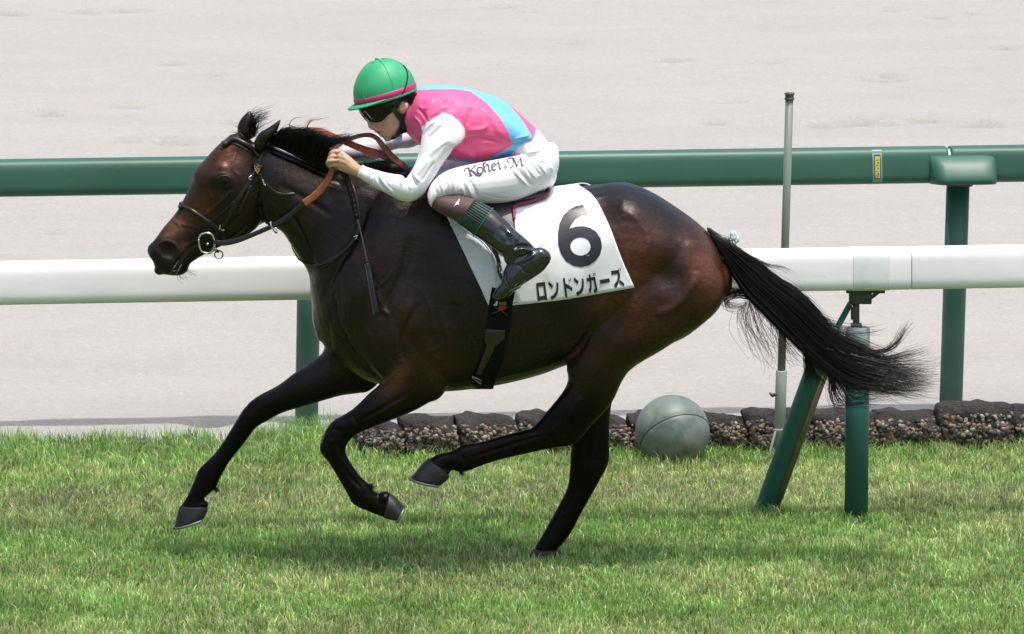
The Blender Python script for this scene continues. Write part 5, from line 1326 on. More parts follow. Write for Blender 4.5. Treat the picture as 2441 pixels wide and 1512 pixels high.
# ------------------------------------------------------------------ bridle, neck strap, reins, whip
def bridle():
    o = empty('bridle', at(*c1(600, 1150), 0))
    tag(o, 'black leather bridle with bit ring and number tag on the horse\'s head', 'bridle')
    def st(nm, pts, w, t=.004, off=.003, m=leather_m, Yf=-.08, par=o):
        V, F = strap_on(HB, [c1(*p) for p in pts], w, t, off, Yf); return mesh_np(nm, V, F, m, par)
    bb = [(664, 340), (700, 325), (780, 332), (860, 372), (920, 415), (968, 462)]
    P = np.array([cast_near(HB, *c1(*p), .007, -.06)[0] for p in bb])
    far = P[:2] * [1, -1, 1]
    V, F = tube(np.vstack([P[::-1], (P * [1, -1, 1])[1:]]), .0098, 12, 4); mesh_np('browband', V, F, leather_m, o)
    V, F = strap_on(HB, [c1(*p) for p in [(676, 350), (740, 352), (840, 392), (930, 455)]], .006, .003, .003, -.06); mesh_np('browband_stitching', V, F, leather_m, o)
    nb = [(305, 876), (350, 868), (430, 905), (500, 950), (575, 1000)]
    P = np.array([cast_near(HB, *c1(*p), .005, -.04)[0] for p in nb])
    V, F = tube(np.vstack([P[::-1], (P * [1, -1, 1])[0:]]), .0085, 12, 4); mesh_np('noseband', V, F, leather_m, o)
    st('noseband_strap', [(575, 1000), (650, 1060), (690, 1120), (690, 1190)], .016, .005)
    st('cheekpiece', [(995, 440), (980, 500), (962, 565), (925, 620), (885, 690), (820, 800), (770, 880), (735, 950), (680, 1030), (620, 1105), (575, 1130)], .015, .005, .004)
    st('noseband_hanger', [(890, 670), (830, 760), (770, 830), (670, 920), (575, 1000)], .008, .003, .004)
    st('strap_end', [(905, 705), (880, 770), (840, 850), (808, 930)], .012, .004, .006)
    st('strap_end', [(775, 830), (745, 890), (728, 930)], .008, .004, .006)
    st('throat_strap', [(985, 610), (1010, 665), (1070, 725), (1130, 765), (1200, 776), (1272, 771)], .009, .004, .006)
    st('headpiece', [(1000, 450), (1030, 400), (1052, 360)], .02, .005)
    st('chin_strap', [(620, 1120), (680, 1180), (740, 1190), (860, 1130), (920, 1095)], .012, .004, .004)
    for p in ([(905, 625), (885, 645), (905, 660)], [(1010, 660), (1020, 690), (1030, 700)], [(655, 1030), (668, 1055), (690, 1060)], [(660, 1020), (650, 1050)]):
        P = np.array([cast_near(HB, *c1(*q), .009, -.08)[0] for q in p]); V, F = tube(P, .0032, 8, 3 if len(p) > 2 else 1); mesh_np('buckle', V, F, metal_m, o)
    yb = -.078
    ring = [(484, 1140), (500, 1105), (545, 1090), (588, 1100), (612, 1150), (608, 1215), (580, 1250), (540, 1254), (505, 1235), (488, 1185), (484, 1140)]
    V, F = tube([at(*c1(*p), yb) for p in ring], .0045, 10, 4, cap=False); mesh_np('bit_ring', V, F, metal_m, o)
    V, F = tube([at(*c1(555, 1180), yb), at(*c1(545, 1185), 0), at(*c1(555, 1180), -yb)], .006, 10, 3); mesh_np('mouthpiece', V, F, metal_m, o)
    V, F = tube([at(*c1(*p), -yb) for p in ring], .0045, 10, 4, cap=False); mesh_np('bit_ring', V, F, metal_m, o)
    a = np.linspace(0, 2 * math.pi, 20)
    V, F = tube([at(*c1(648 + 34 * math.cos(q), 1267 + 34 * math.sin(q)), -.055) for q in a], .0026, 8, 1, cap=False); mesh_np('chin_ring', V, F, dmetal_m, o)
    V, F = join([box_mesh(at(*c1(615, 1225), -.058), (.016, .016, .014), bev=.003)]); mesh_np('chin_link', V, F, metal_m, o)
    V, F = tube([at(*c1(596, 1215), -.066), at(*c1(620, 1228), -.06), at(*c1(642, 1240), -.056)], .006, 8, 3); mesh_np('chin_tab', V, F, leather_m, o)
    V, F = decal(HB, [c1(948, 520), c1(1006, 545), c1(976, 606), c1(926, 580)], .012, 6, Yfall=-.08); tg = mesh_np('number_tag', V, F, mat('tag_black', (.03, .03, .03), .35), o)
    md = tg.modifiers.new('t', 'SOLIDIFY'); md.thickness = .007; md.offset = -1
    gold = mat('gold_print', (.55, .36, .04), .4)
    V, F = join([decal(HB, stroke([c1(984, 546), c1(968, 550), c1(957, 568), c1(960, 588), c1(974, 592), c1(982, 580), c1(976, 568), c1(962, 572)], 1.5), .0135, 4, Yfall=-.08)]); mesh_np('tag_six', V, F, gold, tg)
    V, F = tube([cast_near(HB, *c1(*p), .0135, -.08)[0] for p in [(936, 540), (930, 580), (975, 606)]], .0016, 6, 1); mesh_np('tag_edge', V, F, metal_m, tg)
bridle()
def neck_strap():
    pts = [(1690, 640), (1745, 730), (1785, 900), (1790, 1040), (1745, 1150), (1650, 1250), (1540, 1325), (1440, 1355), (1385, 1345), (1340, 1325)]
    V, F = strap_on(HB, [c1(*p) for p in pts], .012, .004, .004, -.1, 8)
    o = mesh_np('neck_strap', V, F, leather_m, origin=at(*c1(1440, 1360), -.1))
    tag(o, 'thin black martingale strap around the base of the horse\'s neck', 'strap')
    V, F = strap_on(HB, [c1(*p) for p in [(1785, 1110), (1720, 1180), (1610, 1290), (1500, 1370), (1420, 1375)]], .005, .003, .004, -.1, 8); mesh_np('neck_cord', V, F, leather_m, o)
    V, F = tube([at(*c1(*p), -.05) for p in [(1245, 1198), (1270, 1250), (1300, 1300), (1335, 1325)]], .0045, 8, 4, flat=.5); mesh_np('fork_strap', V, F, leather_m, o)
    V, F = tube([at(*c1(*p), -.056) for p in [(1250, 1205), (1278, 1252), (1308, 1295)]], .003, 8, 4); mesh_np('fork_edge', V, F, metal_m, o)
    V, F = tube([cast_near(HB, *c1(*p), .008, -.1)[0] for p in [(1745, 1120), (1778, 1110), (1770, 1140)]], .0028, 6, 3); mesh_np('buckle', V, F, metal_m, o)
    a = np.linspace(0, 2 * math.pi, 18)
    V, F = tube([at(*c1(1095 + 14 * math.cos(q) + 22 * math.sin(q), 1045 + 45 * math.sin(q)), -.108 + .012 * math.cos(q)) for q in a], .0032, 8, 1, cap=False); mesh_np('martingale_ring', V, F, metal_m, o)
    V, F = strap_on(HB, [c1(1000, 985), c1(1050, 1005), c1(1085, 1030)], .008, .004, .006, -.09, 6); mesh_np('ring_tab', V, F, leather_m, o)
neck_strap()
grip_m = mat('orange_rubber_grip', (0.46, 0.125, 0.058), 0.6, mix=[(30, (.36, .09, .04), .45, .7, 3, ONE)], bump=[(600, .9, .003, 0, (1, 1, 1))])
rein_m = mat('brown_rein', (0.115, 0.034, 0.026), 0.5, mix=[(30, (.16, .05, .035), .45, .7, 3, ONE)])
def flat_rein(pts, Ys, w, nrm=(0, -1, .15), th=.004, n=8, tw=None):
    K = cat_rom(np.hstack([np.array(pts, float), np.array(Ys, float)[:, None]]), n)
    P = np.array([at(*k) for k in K])
    N = np.array([nrm] * len(P), float) if tw is None else np.stack([np.interp(np.linspace(0, 1, len(P)), np.linspace(0, 1, len(tw)), np.array(tw, float)[:, c]) for c in range(3)], 1)
    ww = np.interp(np.linspace(0, 1, len(P)), np.linspace(0, 1, len(w)), w) if not np.isscalar(w) else w
    return ribbon(P, N, ww, th)
def nubs(pts, Ys, w, m, par, rows=3, step=.0048):
    """studs of the rubber grip, one joined relief"""
    K = cat_rom(np.hstack([np.array(pts, float), np.array(Ys, float)[:, None]]), 20)
    P = np.array([at(*k) for k in K]); s = np.concatenate([[0], np.cumsum(np.linalg.norm(np.diff(P, axis=0), axis=1))])
    parts = []
    bv, bf = ellipsoid((0, 0, 0), (1, 1, 1), n=6)
    for d in np.arange(step, s[-1] - step / 2, step):
        p = np.array([np.interp(d, s, P[:, c]) for c in range(3)]); q = np.array([np.interp(d + .002, s, P[:, c]) for c in range(3)])
        t = (q - p) / np.linalg.norm(q - p); b = np.cross(t, [0, -1.0, .15]); b /= np.linalg.norm(b); nn = np.cross(b, t)
        if nn[1] > 0: nn = -nn
        for r in range(rows):
            o = (r / (rows - 1) - .5) * w * .62
            parts.append((bv * .0021 + p + b * o + nn * .0022, bf))
    V, F = join(parts); x = mesh_np('grip_studs', V, F, m, par); x['kind'] = 'stuff'
def reins():
    o = empty('reins', at(*c1(1340, 840), -.12))
    tag(o, 'orange and brown racing reins running from the bit to the rider\'s hands', 'reins')
    V, F = flat_rein([c1(*p) for p in [(600, 1160), (690, 1172), (800, 1150), (920, 1105), (1080, 1035), (1200, 965), (1345, 845)]], [-.082, -.088, -.092, -.096, -.104, -.112, -.122], [.014, .022, .021, .019, .019, .021, .022]); mesh_np('leather_rein', V, F, leather_m, o)
    op = [c1(*p) for p in [(1340, 848), (1430, 785), (1500, 710), (1550, 630), (1578, 545), (1580, 500)]]; oy = [-.124, -.132, -.14, -.146, -.146, -.14]
    V, F = flat_rein(op, oy, [.028, .028, .026, .023, .018, .014], th=.006); g = mesh_np('rubber_grip', V, F, grip_m, o)
    nubs(op[:5], oy[:5], .024, grip_m, g)
    fp = [cm(*p) for p in [(640, 270), (780, 268), (900, 300), (1060, 372), (1240, 455), (1500, 560), (1745, 632)]]; fy = [.10, .085, .07, .04, .01, -.01, -.03]
    V, F = flat_rein(fp, fy, [.020, .022, .022, .024, .026, .028, .028], nrm=(-.2, -1, .35), th=.005); g = mesh_np('rubber_grip', V, F, grip_m, o)
    nubs(fp[2:], fy[2:], .026, grip_m, g)
    V, F = flat_rein([cm(*p) for p in [(1735, 628), (1850, 675), (1990, 745), (2150, 842)]], [-.03, -.035, -.04, -.045], [.030, .030, .028, .02], nrm=(-.2, -1, .35), th=.004); mesh_np('rein_end', V, F, rein_m, o)
    V, F = flat_rein([cm(*p) for p in [(1000, 570), (1090, 500), (1230, 430), (1400, 362), (1570, 345), (1690, 385), (1800, 520), (1930, 670), (2050, 770), (2165, 852)]], [-.10, -.07, -.05, -.045, -.045, -.05, -.055, -.055, -.055, -.05], [.016, .018, .02, .022, .022, .022, .026, .030, .026, .018],
                     tw=[(0, -.6, .8), (0, -.5, .9), (.1, -.6, .8), (.6, -.8, .3), (.7, -.8, .3), (.3, -1, .2)]); mesh_np('rein_loop', V, F, rein_m, o)
    mm = lambda p: at(*p) * np.array([1, -1, 1])
    V, F = tube([at(*c1(560, 1180), .075), at(*c1(900, 1050), .12), at(*c1(1300, 780), .15), at(*cm(560, 400), .15), at(*cm(640, 270), .11)], .006, 8, 5, flat=.5); mesh_np('far_rein', V, F, leather_m, o)
reins()
def whip():
    hp = [c1(1600, 470), c1(1650, 570), c1(1690, 650), c1(1725, 760), c1(1752, 870), c1(1772, 965)]
    hy = [-.135, -.150, -.165, -.185, -.200, -.215]
    P = [at(*p, y) for p, y in zip(hp, hy)]
    V, F = tube(P, [.011, .0115, .012, .0115, .0105, .0095], 16, 5)
    o = mesh_np('riding_whip', V, F, webbing_m, origin=P[0])
    tag(o, 'black riding whip with ribbed grip and flat flap hanging from the rider\'s hand', 'whip')
    K = cat_rom(np.array(P), 10)
    for k in range(16, 50, 4):
        t = K[k + 1] - K[k]; t /= np.linalg.norm(t)
        a = np.cross(t, [0, 1.0, 0]); a /= np.linalg.norm(a); b = np.cross(t, a)
        q = np.linspace(0, 2 * math.pi, 15); rr = .0121 - .00005 * k
        V, F = tube([K[k] + rr * (math.cos(z) * a + math.sin(z) * b) for z in q], .0012, 6, 1, cap=False); mesh_np('grip_rib', V, F, leather_m, o)
    sp = [c1(1772, 965), c1(1790, 1030), c1(1815, 1130), c1(1838, 1240), c1(1856, 1320)]
    V, F = tube([at(*p, y) for p, y in zip(sp, [-.215, -.225, -.24, -.255, -.265])], [.006, .0042, .004, .004, .0042], 10, 4); mesh_np('shaft', V, F, mat('whip_shaft', (.05, .035, .03), .35), o)
    fpx = [cs(845, 55), cs(858, 100), cs(885, 260), cs(915, 430), cs(942, 582)]
    PP = np.array([at(*p, y) for p, y in zip(fpx, [-.266, -.268, -.280, -.287, -.290])]); PP = cat_rom(PP, 5)
    V, F = ribbon(PP, np.array([[-.15, -1, .2]] * len(PP)), np.interp(np.arange(len(PP)), [0, 3, 8, len(PP) - 1], [.011, .019, .025, .026]), .006); fl = mesh_np('flap', V, F, mat('flap_leather', (.010, .012, .016), .45), o)
    off = np.array([-.008, -.0042, 0])
    V, F = tube(PP[2:] + off, .0009, 5, 1); mesh_np('stitching', V, F, mat('stitch', (.10, .10, .10), .6), fl)
whip()
# ------------------------------------------------------------------ the rider
H0 = at(*ch(710, 665), -.015)
YAW = math.radians(17)
_f0 = np.array([-.963, 0, -.27]); _u0 = np.array([-.27, 0, .963]); _l0 = np.array([0, 1.0, 0])
_F = math.cos(YAW) * _f0 - math.sin(YAW) * _l0; _L = math.cos(YAW) * _l0 + math.sin(YAW) * _f0
KH = .15672 / 600
def hl(cx, cy):
    dx, dy = (cx - 710) * KH, (cy - 665) * KH
    return -.963 * dx + .27 * dy, -.27 * dx - .963 * dy
def hw3(f, l, u): return H0 + f * _F + l * _L + u * _u0
def hpt(cx, cy, lat=0.0):
    f, u = hl(cx, cy); return hw3(f, lat, u)
def hloft(secs, n=26, sub=5, caps=(.6, .6), e=2.1):
    K = cat_rom(np.array([(*hl(*s[0]), *hl(*s[1]), s[2], s[3] if len(s) > 3 else 0., s[4] if len(s) > 4 else 0.) for s in secs]), sub)
    ph = np.linspace(0, 2 * math.pi, n, endpoint=False); c_, s_ = np.cos(ph), np.sin(ph)
    c_ = np.sign(c_) * np.abs(c_) ** (2 / e); s_ = np.sign(s_) * np.abs(s_) ** (2 / e)
    R = []
    def ring(k, sc=1.0, du=(0, 0)):
        cf_, cu = (k[0] + k[2]) / 2 + du[0], (k[1] + k[3]) / 2 + du[1]; uf, uu = (k[0] - k[2]) / 2, (k[1] - k[3]) / 2
        f = cf_ + sc * uf * c_; u = cu + sc * uu * c_; l = k[5] + sc * k[4] * s_ * (1 + k[6] * c_)
        return np.array([hw3(a, b, d) for a, b, d in zip(f, l, u)])
    def cap(i, j, am):
        d = np.array([K[i][0] + K[i][2] - K[j][0] - K[j][2], K[i][1] + K[i][3] - K[j][1] - K[j][3]]); d /= np.linalg.norm(d) + 1e-9
        r = K[i][4] * am
        return [ring(K[i], math.cos(q), d * r * math.sin(q)) for q in (1.3, .9, .45)]
    R += cap(0, 1, caps[0]); R += [ring(k) for k in K]; R += cap(-1, -2, caps[1])[::-1]
    return rings_mesh(np.array(R))

RIDER_O = at(*c2(1900, 1400), 0)
skin_col = np.array([0.56, 0.335, 0.235])
skin_m = mat('skin', attr='col', rough=0.5, spec=0.4, sss=.08, mix=[(60, (.85, .78, .76, 1), .5, .8, 4, ONE)], bump=[(220, .15, .0012, 3, ONE)])
def arm_near(g=0.0):
    def s(a, b, y, w):
        a, b = np.array(c2(*a)), np.array(c2(*b)); m = (a + b) / 2; k = 1 - g / max(.02, np.linalg.norm(a - b) / 1200)
        return (*(m + (a - m) * k), *(m + (b - m) * k), y, w - g)
    return [s((975, 690), (1330, 700), -.165, .078), s((948, 820), (1325, 850), -.19, .074), s((918, 975), (1222, 955), -.215, .062), s((872, 1088), (1125, 1088), -.235, .055), s((822, 1175), (1045, 1230), -.25, .050), s((790, 1215), (945, 1370), -.257, .047),
            s((765, 1180), (810, 1425), -.257, .046), s((665, 1166), (645, 1352), -.24, .043), s((545, 1136), (512, 1286), -.205, .038), s((455, 1106), (405, 1227), -.178, .034), s((402, 1088), (352, 1187), -.165, .031)]
def arm_far(g=0.0):
    def s(a, b, y, w):
        a, b = np.array(c2(*a)), np.array(c2(*b)); m = (a + b) / 2; k = 1 - g / max(.02, np.linalg.norm(a - b) / 1200)
        return (*(m + (a - m) * k), *(m + (b - m) * k), y, w - g)
    return [s((1010, 560), (1030, 830), .165, .075), s((860, 740), (860, 920), .215, .065), s((720, 790), (730, 935), .25, .055), s((600, 785), (640, 965), .27, .05), s((490, 795), (520, 1040), .255, .046), s((350, 855), (350, 1055), .215, .041), s((235, 895), (240, 1010), .175, .036), s((150, 880), (150, 970), .15, .031)]
TOR = [(*c2(868, 440), *c2(800, 780), 0, .075), (*c2(930, 385), *c2(900, 880), 0, .135), (*c2(1060, 364), *c2(1030, 960), 0, .178, .05), (*c2(1220, 360), *c2(1180, 1030), 0, .188, .08), (*c2(1390, 392), *c2(1350, 1052), 0, .178, .05), (*c2(1560, 448), *c2(1530, 1046), 0, .162),
       (*c2(1720, 525), *c2(1700, 1012), 0, .150), (*c2(1870, 645), *c2(1820, 960), 0, .143), (*c2(1975, 745), *c2(1905, 875), 0, .132)]
def shrink(secs, g):
    out = []
    for s in secs:
        a, b = np.array(s[:2]), np.array(s[2:4]); m = (a + b) / 2; k = max(.3, 1 - g * 600 / max(10, np.linalg.norm(a - b) / 2))
        out.append((*(m + (a - m) * k), *(m + (b - m) * k), s[4], max(.012, s[5] - g), *(s[6:])))
    return out
PEL = [(*c2(1900, 700), *c2(1760, 1020), 0, .128), (*c2(2000, 765), *c2(1850, 1120), 0, .150), (*c2(2095, 875), *c2(1930, 1270), 0, .160), (*c2(2155, 1010), *c2(2010, 1340), 0, .150), (*c2(2162, 1130), *c2(2090, 1285), 0, .10)]
THI = [(*c2(2120, 930), *c2(2080, 1290), -.085, .09), (*c2(1880, 985), *c2(1870, 1392), -.125, .088), (*c2(1620, 1035), *c2(1660, 1430), -.17, .084), (*c2(1370, 1082), *c2(1460, 1424), -.215, .076), (*c2(1190, 1130), *c2(1310, 1372), -.250, .068), (*c2(1085, 1196), *c2(1165, 1386), -.266, .062),
       (*c2(1025, 1265), *c2(1075, 1440), -.275, .057), (*c2(996, 1345), *c2(1036, 1470), -.28, .05)]
LEG = [(*c3(440, 255), *c3(285, 330), -.285, .048), (*c3(570, 275), *c3(340, 405), -.305, .052), (*c3(705, 315), *c3(555, 522), -.335, .053), (*c3(860, 402), *c3(702, 628), -.355, .055), (*c3(988, 518), *c3(812, 703), -.370, .054), (*c3(1085, 608), *c3(900, 765), -.38, .049), (*c3(1180, 688), *c3(960, 815), -.388, .043), (*c3(1240, 755), *c3(985, 880), -.392, .040)]
FOOT = [(*c3(1262, 752), *c3(1374, 888), -.394, .032), (*c3(1150, 770), *c3(1322, 958), -.396, .037), (*c3(1035, 845), *c3(1225, 1025), -.398, .041), (*c3(965, 960), *c3(1130, 1085), -.400, .045), (*c3(940, 1065), *c3(1060, 1148), -.401, .044), (*c3(892, 1128), *c3(1000, 1205), -.401, .038), (*c3(872, 1180), *c3(925, 1234), -.400, .024)]

def body_parts():
    P = []
    P.append(hloft([((330, 560), (1080, 430), .066), ((310, 690), (1120, 560), .073), ((325, 800), (1130, 680), .074, 0, -.05), ((352, 890), (1110, 790), .071, 0, -.12), ((455, 985), (1070, 890), .067, 0, -.16), ((522, 1060), (1040, 960), .063, 0, -.2),
                    ((588, 1135), (1000, 1030), .058, 0, -.22), ((615, 1195), (960, 1110), .052, 0, -.2), ((655, 1262), (900, 1190), .043, 0, -.12), ((700, 1300), (830, 1262), .028)], n=32))
    P.append(hloft([((385, 930), (560, 900), .012), ((420, 1010), (580, 980), .013), ((438, 1080), (610, 1060), .015), ((444, 1120), (620, 1122), .020), ((474, 1150), (620, 1150), .017)], n=16, caps=(.6, .35)))      # nose
    P.append(hloft([((532, 1172), (650, 1160), .022), ((548, 1197), (665, 1190), .022)], n=14, caps=(.6, .6)))     # upper lip
    P.append(hloft([((606, 1240), (705, 1222), .020), ((626, 1268), (725, 1244), .018)], n=14, caps=(.6, .6)))     # lower lip
    P.append(hloft([((668, 1296), (800, 1240), .024), ((712, 1318), (800, 1278), .016)], n=14, caps=(.7, .8)))     # chin
    # neck
    a = [hpt(930, 900), hpt(1010, 1010), at(*c2(930, 620), 0), at(*c2(1080, 640), 0)]
    P.append(tube(a, [.055, .056, .062, .08], 20, 4))
    # near ear
    for s in (-1, 1):
        c = hpt(975, 820, s * .070)
        P.append(tube([hpt(890, 745, s * .071), hpt(915, 790, s * .083), hpt(905, 850, s * .083), hpt(885, 900, s * .074)], [.013, .019, .016, .010], 14, 4, flat=.5, flat_dir=(0, 1, 0)))
    P.append(loft(shrink(TOR, .02), n=30)); P.append(loft(arm_near(.008), n=20)); P.append(loft(arm_far(.008), n=20))
    P.append(loft(shrink(PEL, .015), n=26)); P.append(loft(shrink(THI, .010), n=20)); P.append(loft(shrink(THI, .010), n=20, mirror=True))
    for mr in (False, True):
        P.append(loft(shrink(LEG, .009), n=18, mirror=mr)); P.append(loft(shrink(FOOT, .009), n=16, mirror=mr))
    # near hand: palm, four fingers closed on the rein, thumb
    P.append(loft([(*cf(690, 740), *cf(600, 890), -.168, .022), (*cf(600, 672), *cf(540, 866), -.165, .024), (*cf(490, 572), *cf(440, 832), -.160, .025), (*cf(400, 500), *cf(330, 790), -.152, .024), (*cf(345, 462), *cf(268, 742), -.145, .020)], n=18))
    fng = [[(345, 488, -.140), (262, 492, -.162), (196, 522, -.156), (176, 575, -.126)], [(330, 556, -.150), (240, 566, -.174), (172, 598, -.166), (160, 648, -.132)],
           [(318, 622, -.155), (222, 632, -.180), (150, 655, -.170), (146, 704, -.136)], [(300, 694, -.155), (226, 698, -.174), (180, 712, -.164), (186, 742, -.138)]]
    for k, f in enumerate(fng):
        P.append(tube([at(*cf(x, y), z) for x, y, z in f], np.array([.0102, .0098, .0090, .0082]) * (1, 1.03, .98, .86)[k], 12, 4))
    P.append(tube([at(*cf(x, y), z) for x, y, z in [(470, 640, -.135), (370, 590, -.112), (280, 590, -.100), (215, 630, -.098)]], [.014, .0125, .011, .009], 12, 4))
    for x, y in ((272, 500), (250, 570), (236, 636), (238, 698)):
        P.append(ellipsoid(at(*cf(x, y), -.170), (.0105, .009, .0100), n=10))
    # far hand
    P.append(loft([(*c2(175, 880), *c2(170, 965), .155, .024), (*cm(900, 300), *cm(890, 430), .14, .026), (*cm(800, 260), *cm(780, 410), .13, .026), (*cm(740, 250), *cm(700, 380), .12, .02)], n=16))
    for k in range(4):
        P.append(tube([at(*cm(760, 268 + 34 * k), .115), at(*cm(690, 240 + 36 * k), .095), at(*cm(620, 250 + 36 * k), .095), at(*cm(590, 285 + 36 * k), .115)], [.0102, .010, .0092, .0085], 12, 4))
    P.append(tube([at(*cm(820, 360), .11), at(*cm(740, 380), .09), at(*cm(670, 380), .088)], [.013, .012, .010], 12, 4))
    return P
BV, BQ = fuse(body_parts(), .0032, smooth=3)
# face and hand modelling
BV = sculpt(BV, BQ,
            blobs=[(*ch(640, 990), 8, 6, 0, -.004), (*ch(760, 1010), 9, 8, 0, .003), (*ch(690, 1150), 6, 8, 0, -.002), (*ch(978, 825), 3.4, 6, 10, -.007), (*ch(520, 1140), 2.2, 1.8, 0, .002),
                   (*cf(300, 520), 5, 4, 0, .0015), (*cf(520, 760), 10, 9, 30, .002)],
            lines=[([ch(560, 1215), ch(620, 1215), ch(690, 1205)], 2.0, -.007), ([ch(560, 1120), ch(620, 1130), ch(660, 1190)], 1.6, -.0015), ([ch(545, 1150), ch(575, 1135), ch(590, 1110)], 1.5, -.002),
                   ([ch(940, 760), ch(1000, 760), ch(1035, 820), ch(1020, 890)], 1.6, .0022), ([cf(330, 530), cf(240, 532)], 1.3, -.0035), ([cf(320, 592), cf(225, 600)], 1.3, -.0035), ([cf(305, 660), cf(210, 668)], 1.3, -.0035),
                   ([cf(380, 560), cf(330, 545)], 1.6, -.002), ([cf(390, 620), cf(330, 600)], 1.6, -.002), ([cf(440, 700), cf(330, 690)], 1.8, -.002), ([cf(350, 640), cf(420, 680), cf(500, 740)], 1.6, .0018), ([cf(360, 560), cf(440, 620)], 1.4, .0015)], both=False)
def skin_colours(V):
    px, py = proj(V); col = np.repeat(skin_col[None], len(V), 0)
    def g(c, rx, ry): return np.exp(-((px - c[0]) / rx) ** 2 - ((py - c[1]) / ry) ** 2)[:, None]
    col = col * (1 - .45 * g(ch(640, 1235), 6, 5)) + np.array([.42, .14, .12]) * .45 * g(ch(640, 1235), 6, 5)
    col = col * (1 - .75 * g(ch(625, 1212), 5, 2.2)) + np.array([.10, .03, .03]) * .75 * g(ch(625, 1212), 5, 2.2)
    col = col * (1 - .35 * g(ch(970, 830), 7, 11)) + np.array([.52, .22, .16]) * .35 * g(ch(970, 830), 7, 11)
    for x, y in ((272, 500), (250, 570), (236, 636), (238, 698), (330, 600)): col = col * (1 - .25 * g(cf(x, y), 5, 5)) + np.array([.58, .27, .19]) * .25 * g(cf(x, y), 5, 5)
    return col
person = mesh_np('person', BV, BQ, skin_m, origin=RIDER_O, col=skin_colours(BV))
tag(person, 'jockey in pink and sky blue silks and green cap crouched over the horse\'s neck', 'person')
PB = bvh_of(BV, BQ)

